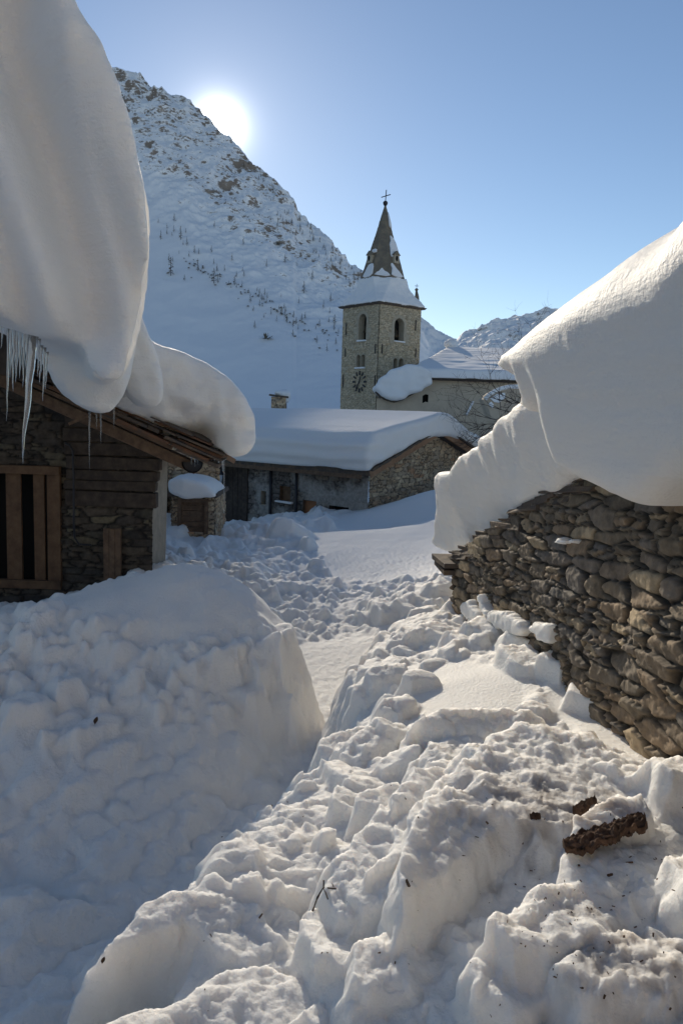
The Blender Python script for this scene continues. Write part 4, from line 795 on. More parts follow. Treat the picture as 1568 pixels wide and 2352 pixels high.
# lantern on the boarded end
lp_ = np.array(PY(522, 1098, 27.0)); s = fpt(523, 1098)[0]; c = K + F3 * s - G3 * .45; zc = fpt(523, 1100)[1]
lan = empty('wall_lantern', (c[0], c[1], zc), 'old four sided lantern on the dark boarded end of the long house', 'lantern')
r0, h0 = .19, .36
q = MB(); q.hexa([(c[0] + a * r0 * .62, c[1] + b * r0 * .62, zc - h0 / 2) for a, b in ((-1, -1), (1, -1), (1, 1), (-1, 1))] + [(c[0] + a * r0, c[1] + b * r0, zc + h0 / 2) for a, b in ((-1, -1), (1, -1), (1, 1), (-1, 1))]); q.build('glass', mat('frosted_glass', (.42, .44, .46), .3, None, None, .5), lan)
q = MB(); q.hexa([(c[0] + a * r0 * 1.2, c[1] + b * r0 * 1.2, zc + h0 / 2) for a, b in ((-1, -1), (1, -1), (1, 1), (-1, 1))] + [(c[0] + a * .05, c[1] + b * .05, zc + h0 / 2 + .22) for a, b in ((-1, -1), (1, -1), (1, 1), (-1, 1))]); q.tube([(c[0], c[1], zc + .38), (c[0], c[1], zc + .5)], .03, 6); q.build('cap', M['dark_iron'], lan)
q = MB(); cw = c + G3 * .42; q.tube([(c[0], c[1], zc + .5), ((c[0] + cw[0]) / 2, (c[1] + cw[1]) / 2, zc + .72), (cw[0], cw[1], zc + .55)], .02, 6); q.build('bracket', M['dark_iron'], lan)
# ------------------------------------------------------------------ wall with a little shed in front
b0 = PY(384, 1120, 17.2); b1 = PY(502, 1120, 18.4); sw = empty('stone_outbuilding', (b0[0], b0[1], EYE - 3), 'narrow rubble building end between the chalet and the long house', 'outbuilding')
ud = np.array(b1[:2]) - np.array(b0[:2]); bl = np.linalg.norm(ud); ud /= bl; un = np.array([ud[1], -ud[0]])
zt_ = PY(450, 1015, 18)[2]
stone_sheet('wall', (b0[0], b0[1], EYE - 3.4), (*ud, 0), (*un, 0), bl, zt_ - EYE + 3.4, .025, (.28, .10), .05, SM_warm, sw, seed=41)
q = MB(); c = np.array(b0[:2]) + ud * (bl / 2) - un * 1.55; q.box((c[0], c[1], (EYE - 3.4 + zt_) / 2), (bl - .02, 3.0, zt_ - EYE + 3.4), ((*ud, 0), (*un, 0), (0, 0, 1))); q.build('rear_wall', M['dark_wood'], sw)
q = MB(); a_, b_2 = PY(470, 1020, 17.9), PY(536, 1058, 18.1); q.bar(a_, b_2, .5, .12, (0, 0, 1), .01); q.build('roof', M['rake_wood'], sw, bevel=.01)
q = MB(); q.prism([PY(250, 900, 17.8), PY(500, 1030, 17.9), PY(250, 1046, 17.8)], (0, 3.6, 0)); q.build('gable', M['slate'], sw)
T7 = smooth_poly([((p := PY(a, b, 17.5))[0], p[2]) for a, b in [(180, 860), (300, 855), (420, 905), (500, 960), (528, 1000), (522, 1030), (495, 1025), (250, 895), (180, 880)]], 1)
tag(solid('roof_snow', lambda u, w_, v: extr(poly_sd(T7, u[:, 0, :], v[:, 0, :])[:, None, :] + 0 * w_, w_, 17.6, 21.6, .25) + .05 * fbm(u, w_, v, oct=3, seed=155), (T7[:, 0].min() - .2, 17.3, T7[:, 1].min() - .2), (T7[:, 0].max() + .2, 21.9, T7[:, 1].max() + .2), .07, lambda V: V, M['snow_far']), 'snow on the narrow rubble outbuilding behind the chalet eave', 'roof snow')
shx, shy, shz = PY(452, 1216, 16.6); shw = .62; sd_ = empty('shed', (shx, shy, shz), 'tiny stone shed with a closed plank door against the rubble wall', 'shed')
ztp = PY(452, 1140, 16.4)[2]
def sheet_s(O, U, W, wd): return stone_sheet('wall', O, U, W, wd, ztp - shz + .5, .02, (.2, .08), .03, SM_warm, sd_, seed=43, keep=lambda u, v: ~((np.abs(u - .44) < .27) & (v > .45) & (v < ztp - shz + .43)) if W[1] < 0 else (u > -1))
sheet_s((shx - .44, shy - .4, shz - .45), (1, 0, 0), (0, -1, 0), .88); sheet_s((shx + .44, shy - .4, shz - .45), (0, 1, 0), (1, 0, 0), 1.4); sheet_s((shx - .44, shy + 1.0, shz - .45), (0, -1, 0), (-1, 0, 0), 1.4)
dzt = ztp - shz - .06
q = MB()
for k in range(6): q.box((shx, shy - .36, shz + dzt * (k + .5) / 6), (.50, .04, dzt / 6 - .006), jit=.004)
dr_ = q.build('door', M['wood'], sd_)
q = MB(); q.box((shx - .28, shy - .42, shz + dzt / 2), (.07, .1, dzt + .05)); q.box((shx + .28, shy - .42, shz + dzt / 2), (.07, .1, dzt + .05)); q.box((shx, shy - .43, shz + dzt), (.62, .1, .07)); q.build('frame', M['wood'], dr_)
q = MB(); q.box((shx, shy + .3, ztp + .05), (1.02, 1.7, .09), jit=.02); q.build('roof', M['slate'], sd_)
T5 = smooth_poly([((p := PY(a, b, 16.2))[0], p[2]) for a, b in [(390, 1112), (392, 1100), (412, 1094), (440, 1098), (470, 1106), (490, 1120), (499, 1132), (497, 1140), (460, 1142), (424, 1145), (416, 1139), (404, 1134), (394, 1126)]], 1)
scp = solid('snow_heap', lambda u, w_, v: extr(poly_sd(T5, u[:, 0, :], v[:, 0, :])[:, None, :] + 0 * w_, w_, 15.9, 17.4, .10) + .02 * fbm(u * 3, w_ * 3, v * 4, oct=3, seed=151), (T5[:, 0].min() - .1, 15.7, T5[:, 1].min() - .1), (T5[:, 0].max() + .1, 17.6, T5[:, 1].max() + .1), .022, lambda V: V, M['snow'])
tag(scp, 'layered cap of snow on the tiny stone shed', 'snow cap')
# ------------------------------------------------------------------ roof and chimney behind the long house
cc = PY(640, 938, 44.0); hb = empty('house', (cc[0], cc[1] + 2, EYE - 5), 'house mostly hidden behind the long house, only its chimney showing', 'house')
q = MB(); q.box((cc[0] - 2, cc[1] + 4, EYE - 3), (10, 7, 4.6)); q.build('wall', M['render'], hb)
q = MB(); q.prism([(cc[0] - 7.5, cc[1] - .2, EYE - .9), (cc[0] - 7.5, cc[1] + 4, cc[2] - .1), (cc[0] - 7.5, cc[1] + 8, EYE - .9)], (11, 0, 0)); q.build('roof', M['slate'], hb)
cx_, cy_ = cc[0], cc[1] + 1.6; s_ = .52; zc0 = PY(637, 950, cy_)[2] - .6; zc1 = PY(637, 912, cy_)[2]
cb_ = stone_sheet('chimney', (cx_ - s_, cy_ - s_, zc0), (1, 0, 0), (0, -1, 0), 2 * s_ - .2, zc1 - zc0, .04, (.3, .12), .03, SM_warm, hb, seed=45)
q = MB(); q.hexa([(cx_ - s_, cy_ - s_ + .02, zc0), (cx_ + s_ - .2, cy_ - s_ + .02, zc0), (cx_ + s_ - .2, cy_ + s_, zc0), (cx_ - s_, cy_ + s_, zc0), (cx_ - s_ + .05, cy_ - s_ + .02, zc1), (cx_ + s_ - .25, cy_ - s_ + .02, zc1), (cx_ + s_ - .25, cy_ + s_, zc1), (cx_ - s_ + .05, cy_ + s_, zc1)]); q.box((cx_ - .1, cy_, zc1 + .05), (1.1, 1.2, .1), ((.995, 0, -.1), (0, 1, 0), (.1, 0, .995))); q.build('chimney_slab', M['slate'], hb)
def blob(name, ells, lab, cat, step=.05, mt_=None, amp=.05, seed=160):
    E = np.array(ells, float); lo = (E[:, :3] - E[:, 3:6]).min(0) - .3; hi = (E[:, :3] + E[:, 3:6]).max(0) + .3
    def fn(x, y, z):
        d = None
        for e_ in E:
            k = (np.sqrt(((x - e_[0]) / e_[3]) ** 2 + ((y - e_[1]) / e_[4]) ** 2 + ((z - e_[2]) / e_[5]) ** 2) - 1) * min(e_[3:6]); d = k if d is None else smin(d, k, .15)
        return d + amp * fbm(x * 2, y * 2, z * 2, oct=4, seed=seed)
    return tag(solid(name, fn, lo, hi, step, lambda V: V, mt_ or M['snow_far']), lab, cat)
q_ = PY(653, 908, cy_)
blob('snow_heap', [(q_[0] - .25, cy_, q_[2] + .12, .34, .5, .16), (q_[0] + .05, cy_, q_[2] - .05, .3, .5, .42)], 'lopsided snow cap slipping off the chimney behind the long house', 'snow cap', .04)
p0, p1 = PY(575, 935, 44), PY(700, 935, 44)
def fn_b(x, y, z):
    zr = cc[2] - .15 - np.abs(y - cc[1] - 2.5) * .32 - .10 * np.maximum(np.abs(x - cc[0] + 2) - 3.6, 0) ** 2 + .12 * fbm(x * .6, y * .6, oct=3, seed=171)
    return np.maximum.reduce([(z - zr) * .9, -(z - zr + .9), np.abs(x - cc[0] + 2.0) - 5.4, np.abs(y - cc[1] - 2.8) - 4.0]) + .04 * fbm(x * 1.5, y * 1.5, z * 1.5, oct=3, seed=173)
tag(solid('roof_snow', fn_b, (cc[0] - 8, cc[1] - 1.6, cc[2] - 3.2), (cc[0] + 4, cc[1] + 7.2, cc[2] + .8), .12, lambda V: V, M['snow_far']), 'smooth snow on the roof round the chimney, behind the long house', 'roof snow')
# ------------------------------------------------------------------ church
YT = 60.0
kx = PY(868, 800, YT)[0]; S = 4.3
al = math.radians(51); lD = np.array([-math.cos(al), math.sin(al)])
lD /= np.linalg.norm(lD); rD = np.array([lD[1], -lD[0]])
kk = np.array([kx, YT]); tz0 = EYE - 5; tz1 = PY(870, 697, YT)[2]; tcx = kk + (lD + rD) * S / 2
tower = empty('church_tower', (*tcx, tz0), 'square stone bell tower with a pointed slate spire and iron cross', 'church tower')
L3, R3 = np.array([*lD, 0]), np.array([*rD, 0])
def face_pt(px, py, D): a, b = slope(px, py); Yd, s = np.linalg.solve(np.array([[a, -D[0]], [1, -D[1]]]), kk); return s, b * Yd + EYE
def arch_keep(ops):
    def f(u, v):
        z = v + tz0; k = np.ones(u.shape, bool)
        for (c, z0, hw, zs) in ops: k &= ~((np.abs(u - c) < hw) & (z > z0) & ((z < zs) | ((u - c) ** 2 + (z - zs) ** 2 < hw * hw)))
        return k
    return f
def arched(px, py_b, py_s, hw, D):
    a, b = face_pt(px, py_b, D), face_pt(px, py_s, D); return (a[0], a[1], hw, b[1])
opsL = [arched(832, 782, 735, .46, L3), arched(823, 845, 822, .215, L3), arched(833, 843, 820, .215, L3)]
opsR = [arched(914.5, 784, 746, .50, R3), arched(906, 852, 829, .22, R3), arched(918, 850, 829, .22, R3)]
for k_ in range(2):            # the paired lights share a slim pier
    pass
opsL[1] = (opsL[1][0], opsL[1][1], .24, opsL[1][3]); opsL[2] = (opsL[1][0] - .56, opsL[1][1], .24, opsL[1][3])
opsR[2] = (opsR[1][0] + .60, opsR[1][1], .25, opsR[1][3])
taper = lambda u, v: 0 * u
for nm, D, N, ops_, sd_n in (('wall', L3, -R3, opsL, 51), ('wall', R3, -L3, opsR, 52)):
    stone_sheet(nm, (kk[0], kk[1], tz0), D, N, S, tz1 - tz0, .045, (.42, .15), .045, SM_tower, tower, keep=arch_keep(ops_), seed=sd_n)
for O_, D, N in ((kk + lD * S, R3, L3), (kk + rD * S, L3, R3)):
    stone_sheet('wall', (O_[0], O_[1], tz0), D, N, S, tz1 - tz0, .12, (.42, .15), .045, SM_tower, tower, seed=53)
q = MB(); q.box((tcx[0], tcx[1], (tz0 + tz1) / 2), (S - 1.2, S - 1.2, tz1 - tz0 - .3), (tuple(L3), tuple(R3), (0, 0, 1))); q.build('inner_wall', M['black'], tower)
def arch_ring(op, D, N, ring, paired=False):
    c, z0, hw, zs = op; P, Q_ = [], []
    pts_i = [(c - hw, z0)] + [(c + hw * math.cos(a), zs + hw * math.sin(a)) for a in np.linspace(math.pi, 0, 13)] + [(c + hw, z0)]
    pts_o = [(c - hw - ring, z0)] + [(c + (hw + ring) * math.cos(a), zs + (hw + ring) * math.sin(a)) for a in np.linspace(math.pi, 0, 13)] + [(c + hw + ring, z0)]
    q = MB(); V = []
    def w3(s, z, d): return np.array([kk[0], kk[1], 0]) + D * s + N * d + np.array([0, 0, z])
    n = len(pts_i)
    for (a, b) in zip(pts_i, pts_o): V += [w3(*a, -.55), w3(*a, .055), w3(*b, .055), w3(*b, .0)]
    F = []
    for i in range(n - 1):
        for j in range(3): F.append((4 * i + j, 4 * i + j + 1, 4 * i + 4 + j + 1, 4 * i + 4 + j))
    q.add(V, F); return q, w3
for D, N, ops_ in ((L3, -R3, opsL), (R3, -L3, opsR)):
    for i, op in enumerate(ops_):
        q, w3 = arch_ring(op, D, N, .26 if i == 0 else .09); wo = q.build('window', M['quoin'], tower)
        q = MB(); c, z0, hw, zs = op; a_ = w3(c - hw - .05, z0, -.3); b_ = w3(c + hw + .05, z0, -.3); mid = w3(c, z0 - .02, -.05)
        q.box(mid, (2 * hw + .1, .5, .12), (tuple(D), tuple(N), (0, 0, 1)), .02); so_ = q.build('sill', M['snow_far'], wo, bevel=.03); so_['label'] = 'snow lying on the window sill'
        if i == 0:             # impost stones and the bell behind
            for sg, dz, ww in ((-1, 0, .62), (-1, -.42, .5), (1, 0, .62), (1, -.42, .5)):
                q = MB(); pp = w3(c + sg * (hw + .08 + ww / 2 - .1), zs - .85 + dz, 0.02); q.box(pp, (ww, .09, .40), (tuple(D), tuple(N), (0, 0, 1)), .03); q.build('impost', M['quoin'], wo, bevel=.03)
            q = MB(); pp = w3(c, zs - .35, -.5); q.tube([pp + np.array([0, 0, -.55]), pp + np.array([0, 0, -.42]), pp + np.array([0, 0, -.1]), pp + np.array([0, 0, .15])], [.36, .30, .22, .08], 14); bo = q.build('bell', mat('bronze', (.08, .06, .035), .45, None, None, .5, 0, .8), tower, True)
for D, N, lst in ((L3, -R3, [(797, 742, 770), (795, 800, 820), (864, 790, 812), (790, 860, 890), (863, 862, 890)]), (R3, -L3, [(876, 790, 812), (953, 735, 760), (953, 800, 820), (876, 864, 885)])):
    for px, a, b in lst:
        s1, z1 = face_pt(px, a, D); z2 = face_pt(px, b, D)[1]; c = np.array([kk[0], kk[1], 0]) + D * s1 + N * .09
        q = MB(); q.box((c[0], c[1], (z1 + z2) / 2), (.06, .05, z1 - z2), (tuple(D), tuple(N), (0, 0, 1))); q.build('wall_anchor', M['dark_iron'], tower)
# clock: twelve marks and two hands fixed to the bare wall
cs_, cz_ = face_pt(827, 877, L3)
ck = MB(); cen = np.array([kk[0], kk[1], 0]) + L3 * cs_ - R3 * .10 + np.array([0, 0, cz_])
def cl(r, a): return cen - L3 * (r * math.sin(a)) + np.array([0, 0, r * math.cos(a)])
for h in range(12):
    a = h * math.pi / 6; ck.bar(cl(.50, a), cl(.82, a), .04, .11 if h % 3 else .15, tuple(np.cross(cl(1, a) - cen, R3)))
co_ = ck.build('clock', M['dark_iron'], tower)
for L_, a, th in ((.62, math.radians(216), .09), (.42, math.radians(20), .11)):
    q = MB(); q.bar(cl(-.12, a) - R3 * .03, cl(L_, a) - R3 * .03, .03, th, tuple(np.cross(cl(1, a) - cen, R3))); q.build('clock_hand', M['dark_iron'], co_)
# eaves, snow skirt, spire
def sq(hs, z, rnd_=0): return [tuple(np.array([*tcx, z]) + L3 * a * hs + R3 * b * hs) for a, b in ((-1, -1), (1, -1), (1, 1), (-1, 1))]
hs = S / 2
q = MB(); q.hexa(sq(hs + .22, tz1 - .02) + sq(hs + .34, tz1 + .12)); q.build('cornice', M['slate'], tower)
apx = np.array(PY(884.5, 470, tcx[1])); zs0 = PY(884, 640, tcx[1] - 1)[2]; wsp = 1.84
def octp(r, z, f=0): 
    t = (z - zs0) / (apx[2] - zs0); cx, cy = tcx[0] + (apx[0] - tcx[0]) * max(0, t), tcx[1]
    return [np.array([cx, cy, z]) + (L3 * math.cos(a) + R3 * math.sin(a)) * r for a in np.arange(8) * math.pi / 4 + math.pi / 8]
zz_ = [tz1 + .4, zs0 - .8, zs0, zs0 + (apx[2] - zs0) * .25, zs0 + (apx[2] - zs0) * .6, apx[2]]; rr2 = [1.70, 1.78, wsp, wsp * .755, wsp * .39, .05]
nz = 70; zf = np.linspace(zz_[0], zz_[-1], nz); rf_ = np.interp(zf, zz_, rr2); V = []
nseg = 12
for z, r in zip(zf, rf_):
    o8 = octp(r, z)
    for i in range(8):
        for j in range(nseg): V.append(o8[i] + (o8[(i + 1) % 8] - o8[i]) * j / nseg)
V = np.array(V); n_ = 8 * nseg; ii = np.arange(nz * n_).reshape(nz, n_); Q = np.stack([ii[:-1], np.roll(ii, -1, 1)[:-1], np.roll(ii, -1, 1)[1:], ii[1:]], -1).reshape(-1, 4)
V += .025 * np.stack([noise(V[:, 0] * 5, V[:, 1] * 5, V[:, 2] * 9, seed=s) for s in (1, 2, 3)], -1)
M['spire'] = mat('spire_slate', (.17, .145, .115), .85, (5, .9, 7, .05), (2.2, (.26, .215, .15), .4, .68))
sp = big_mesh('spire', V, Q, M['spire'], tower, False)
def fn_sk(x, y, z):
    p = (x - tcx[0]) * lD[0] + (y - tcx[1]) * lD[1]; q_ = (x - tcx[0]) * rD[0] + (y - tcx[1]) * rD[1]
    t = np.clip((z - tz1) / (zs0 + .1 - tz1), 0, 1.2)
    hw = np.interp(t, [0, .1, .25, .39, .64, 1.0, 1.2], [hs + .28, hs + .36, hs + .16, hs - .08, 1.86, 1.74, 1.66])
    ap, aq = np.abs(p), np.abs(q_); d1 = np.maximum(ap, aq) - hw; d2 = (ap + aq) * .7071 - hw * np.interp(t, [0, .3, .7, 1], [1.36, 1.28, 1.10, 1.04])
    d = np.maximum(d1, d2) * .8
    d = np.maximum.reduce([d, z - zs0 - .02 + .10 * noise(x * 1.4, y * 1.4, seed=8), tz1 + .10 - z])
    return d + .06 * fbm(x * 1.2, y * 1.2, z * 1.2, oct=3, seed=181) + .03 * fbm(x * 5, y * 5, z * 5, oct=2, seed=182)
sk = solid('tower_snow', fn_sk, (tcx[0] - 3.9, tcx[1] - 3.9, tz1 - .1), (tcx[0] + 3.9, tcx[1] + 3.9, zs0 + .5), .07, lambda V: V, M['snow_far']); tag(sk, 'flared skirt of snow round the foot of the church spire', 'roof snow')
# patches of snow left on the spire: thin slabs lying on its faces
def spire_face(i, z): r = np.interp(z, zz_, rr2); o8 = octp(r, z); return o8[i % 8], o8[(i + 1) % 8]
M['snow_patch'] = M['snow_far']
cam_dir = np.array([0, -1])
mid_dirs = [math.cos(a) * lD + math.sin(a) * rD for a in (np.arange(8) * math.pi / 4 + math.pi / 4)]
order = sorted(range(8), key=lambda i: mid_dirs[i][1]); fc = order[0]
vis = sorted([i for i in range(8) if mid_dirs[i][1] < .25], key=lambda i: mid_dirs[i][0]); fcen = vis[np.argmin([abs(mid_dirs[i][0]) for i in vis])]
fl_ = vis[vis.index(fcen) - 1]; fr_ = vis[vis.index(fcen) + 1]
Hs_ = apx[2] - zs0
def patch(i, poly, label, th=.12):
    g = []; pp = smooth_poly(poly, 1); pp = [(a + random.uniform(-.025, .025), b + random.uniform(-.006, .006)) for a, b in pp]
    nrm_ = np.array([*mid_dirs[i], .25]); nrm_ /= np.linalg.norm(nrm_)
    P = []
    for s, t in pp:
        a, b = spire_face(i, zs0 + Hs_ * t)
        if mid_dirs[i][0] * 0 + np.dot((b - a)[:2], [1, 0]) < 0: a, b = b, a
        P.append(a + (b - a) * s + nrm_ * .02)
    q = MB(); q.prism([tuple(p) for p in P], tuple(nrm_ * th)); o = q.build('spire_snow', M['snow_far'], None, bevel=.03); tag(o, label, 'snow patch', 'snow patches on the spire')
patch(fr_, [(.05, .30), (.2, .27), (.95, .27), (.97, .4), (.95, .50), (.55, .56), (.2, .57), (.3, .5), (.05, .47), (.12, .38)], 'tall snow patch high on the right side of the spire above the lit dormer')
patch(fr_, [(.35, .72), (.6, .68), (.95, .68), (.95, .86), (.6, .9), (.5, .8)], 'small snow patch near the top of the spire')
patch(fr_, [(.0, .01), (.88, .01), (.7, .07), (.4, .13), (.12, .19), (.0, .19), (.08, .1)], 'pointed snow patch below the right dormer of the spire')
patch(fcen, [(.03, .02), (.97, .01), (.86, .05), (.62, .09), (.50, .12), (.38, .09), (.15, .045)], 'low triangular snow patch at the middle foot of the spire')
patch(fl_, [(.15, .0), (1.02, .0), (1.0, .18), (.55, .19), (.35, .10)], 'snow patch below the left dormer of the spire')
patch(fl_, [(.42, .335), (1.02, .325), (1.0, .385), (.5, .38)], 'little snow patch on the roof of the left spire dormer')
for i, lab in ((fl_, 0), (fr_, 1)):    # dormers
    z = zs0 + Hs_ * .245; a, b = spire_face(i, z); c = (a + b) / 2; nv = np.array([*mid_dirs[i], 0]); tv = np.array([-nv[1], nv[0], 0])
    q = MB(); q.box(c - nv * .06 + Z3 * .05, (.50, .55, .62), (tuple(tv), tuple(nv), (0, 0, 1))); do = q.build('dormer', M['quoin'], tower)
    q = MB(); pz = c - nv * .02; q.prism([pz + tv * .36 + Z3 * .34 - nv * .5, pz - tv * .36 + Z3 * .34 - nv * .5, pz + Z3 * .66 - nv * .5], tuple(nv * .78)); q.build('roof', M['spire'], do)
    q = MB(); q.prism([c + nv * .222 + tv * (.12 * math.cos(t)) + Z3 * (.10 + (.2 if math.sin(t) > 0 else .22) * math.sin(t)) for t in np.linspace(0, 2 * math.pi, 13)[:-1]], tuple(nv * .012)); q.build('opening', M['black'], do)
q = MB(); q.tube([apx + Z3 * -.1, apx + Z3 * .0, apx + Z3 * .12, apx + Z3 * .24, apx + Z3 * .30], [.08, .16, .2, .14, .03], 10); q.build('finial', M['dark_iron'], tower, True)
ctop = PY(886, 436, tcx[1])[2]; q = MB(); tl_ = Vector((.05, 0, 1)).normalized()
q.tube([apx + Z3 * .2, (apx[0] + .04, apx[1], ctop)], .035, 6); zc_ = PY(886, 450, tcx[1])[2]; q.tube([(apx[0] - .32, apx[1] + .2, zc_ - .06), (apx[0] + .36, apx[1] - .2, zc_ + .06)], .035, 6); q.build('cross', M['dark_iron'], tower)
pc = np.array([*tcx, 0]) + R3 * (hs - .05) - L3 * (hs - .3) ; pz0 = PY(956, 690, pc[1])[2]; pz1 = PY(956, 668, pc[1])[2]; pc[0] = PY(955.5, 680, pc[1])[0]
q = MB(); q.tube([(pc[0] + .1, pc[1], tz1 + .3), (pc[0] + .05, pc[1], pz0 + .3), (pc[0], pc[1], pz1)], [.22, .17, .08], 8); q.tube([(pc[0], pc[1], pz1 - .02), (pc[0], pc[1], pz1 + .1), (pc[0], pc[1], pz1 + .2)], [.08, .16, .05], 8); pn_ = q.build('pinnacle', M['spire'], tower, True)
q = MB(); zt2 = PY(956, 652, pc[1])[2]; q.tube([(pc[0], pc[1], pz1 + .1), (pc[0], pc[1], zt2)], .02, 5); zm_ = pz1 + (zt2 - pz1) * .7; q.tube([(pc[0] - .16, pc[1], zm_), (pc[0] + .16, pc[1], zm_)], .02, 5); q.build('cross', M['dark_iron'], pn_)
# nave
YN = 55.0
ne = PY(985, 872, YN); nb = EYE - 5; zev = ne[2] - .1; zri = PY(1100, 797, YN + 11)[2] - .55
nave = empty('church_nave', (ne[0] + 8, YN + 11, nb), 'beige rendered church nave with dark eave and small square window', 'church')
xr = ne[0] + 26; nwin = (PY(972, 925, YN)[0], PY(978, 906, YN)[0])
xw0 = PY(864, 930, YN)[0]
wz0, wz1 = PY(978, 924, YN)[2], PY(978, 906, YN)[2]; wx0, wx1 = PY(971, 915, YN)[0], PY(985, 915, YN)[0]
lft = [(xw0, PY(866, 915, YN)[2]), (PY(900, 905, YN)[0], PY(900, 915, YN)[2]), (PY(945, 890, YN)[0], PY(945, 892, YN)[2]), (ne[0] - .1, PY(985, 868, YN)[2])]
def nz_top(x): return np.interp(x, [p[0] for p in lft], [p[1] for p in lft])
nu_, nv_ = np.meshgrid(np.linspace(xw0, xr, 150), np.linspace(0, 1, 60), indexing='ij'); top_ = np.where(nu_ < ne[0] - .1, nz_top(nu_), zev + .1); nzv = nb + (top_ - nb) * nv_
Vn = np.stack([nu_, YN + .03 * fbm(nu_ * .7, nzv * .7, oct=3, seed=191), nzv], -1).reshape(-1, 3); Qn = grid_quads(150, 60); cq = Vn[Qn].mean(1)
Qn = Qn[~((cq[:, 0] > wx0) & (cq[:, 0] < wx1) & (cq[:, 2] > wz0) & (cq[:, 2] < wz1))]
big_mesh('wall', Vn, Qn, M['render'], nave)
q = MB(); q.box(((wx0 + wx1) / 2, YN + .5, (wz0 + wz1) / 2), (wx1 - wx0 + .3, .05, wz1 - wz0 + .3))
for x0 in (wx0 - .12, wx1 + .12): q.box((x0, YN + .25, (wz0 + wz1) / 2), (.1, .45, wz1 - wz0 + .3))
q.build('window', M['black'], nave)
q = MB(); q.box(((ne[0] + xr) / 2, YN + 11, (nb + zev) / 2), (xr - ne[0] - .4, 21.6, zev - nb)); q.build('rear_wall', M['render'], nave)
q = MB(); q.box(((ne[0] + xr) / 2 - .3, YN - .2, zev + .14), (xr - ne[0] + .8, 1.0, .16), jit=.03); q.build('eave', M['dark_wood'], nave)
q = MB(); q.prism([(ne[0] - .4, YN - .6, zev + .22), (ne[0] + 2.4, YN + 11, zri), (ne[0] - .4, YN + 22.6, zev + .22)], (xr - ne[0], 0, 0)); q.build('roof', M['slate'], nave)
xrid = PY(1032, 797, YN + 11)[0]
def fn_n(x, y, z):
    sl_ = (zri + .55 - zev - .9) / 11.2
    top = np.minimum(zri + .55 - np.abs(y - YN - 11) * sl_ , zri + .5 - np.maximum(xrid - x, 0) * .62)
    d = np.maximum.reduce([(z - top) * .85, YN - .75 - y, y - YN - 22.8, zev + .24 - z, ne[0] - .5 - x, x - xr])
    sk_ = np.sqrt(np.maximum(d + .4, 0) ** 2) - .4
    a, b = (z - top) * .85 + .35, YN - .75 - y + .35; rdd = np.sqrt(np.maximum(a, 0) ** 2 + np.maximum(b, 0) ** 2) - .35
    return np.maximum(d, rdd) + .05 * fbm(x * .5, y * .8, z * .8, oct=3, seed=195) + .035 * np.sin(z * 9 + fbm(x * .3, y * .3, oct=2, seed=5)) * sstep(YN + .4, YN - .4, y)
tag(solid('roof_snow', fn_n, (ne[0] - 1.2, YN - 1.2, zev), (xr + .4, YN + 23.3, zri + 1.2), (.15, .16, .07), lambda V: V, M['snow_far']), 'broad sunlit snow on the church nave roof, flat ridge line', 'roof snow')
T6 = smooth_poly([((p := PY(a, b, YN - 1))[0], p[2]) for a, b in [(860, 896), (862, 884), (880, 862), (905, 845), (930, 838), (952, 838), (972, 842), (990, 856), (995, 878), (975, 892), (950, 903), (925, 917), (905, 922), (880, 916)]], 1)
def fn_a(u, w_, v):
    s = poly_sd(T6, u[:, 0, :], v[:, 0, :])[:, None, :]
    return extr(s + 0 * w_, w_ - .15 * fbm(u * .8, v * .8, oct=2, seed=199), YN - 1.3, YN + 2.2, .32) + .06 * fbm(u, w_, v, oct=3, seed=197) + .04 * np.sin((v + .32 * u) * 8) * sstep(-.6, -.1, s + 0 * w_)
tag(solid('roof_snow', fn_a, (T6[:, 0].min() - .2, YN - 1.8, T6[:, 1].min() - .2), (T6[:, 0].max() + .2, YN + 2.5, T6[:, 1].max() + .2), .07, lambda V: V, M['snow_far']), 'bulging drift on the low church roof sloping down beside the tower', 'roof snow')
q = MB(); ap_ = [PY(a, b, YN - .3) for a, b in [(862, 900), (880, 918), (905, 925), (925, 919), (985, 885), (990, 872), (930, 850), (880, 880)]]; q.prism([tuple(p) for p in ap_], (0, 2.2, 0)); q.build('low_roof', M['slate'], nave)
rp2 = PY(1036, 788, YN + 11); blob('snow_heap', [(rp2[0], rp2[1], rp2[2] - .1, .62, .6, .36), (rp2[0] + .05, rp2[1], rp2[2] + .1, .36, .4, .22)], 'lone lump of snow on the left end of the nave ridge', 'snow cap', .06, amp=.06, seed=201)
# leaning board and round-topped dormer half hidden by the bare tree
q = MB(); a_, b_ = PY(1070, 953, YN - .12), PY(1086, 922, YN - .12); q.bar(a_, b_, .12, .36, (0, 1, 0), .02); tag(q.build('snowy_board', M['snow_far'], None, bevel=.03), 'tilted snow covered board on the church wall behind the bare branches', 'board')
dm = empty('dormer', PY(1140, 915, 47), 'curved dormer edged with snow, glimpsed through the bare branches', 'dormer')
arc = [PY(a, b, 47) for a, b in [(1113, 917), (1122, 907), (1136, 898), (1152, 892), (1170, 888), (1190, 888)]]
q = MB(); q.tube(arc, .13, 8); q.build('snow_edge', M['snow_far'], dm, True)
q = MB(); q.prism(arc + [PY(1190, 960, 47), PY(1128, 960, 47)], (0, 2, 0)); q.build('front', M['render'], dm)
for pts in ([(1124, 915), (1140, 905), (1158, 902), (1160, 914), (1145, 925), (1134, 924)], [(1120, 928), (1127, 922), (1133, 930), (1130, 938)]):
    q = MB(); q.prism([PY(a, b, 46.95) for a, b in pts], (0, -.12, 0)); q.build('snow_panel', M['snow_far'], dm, bevel=.03)
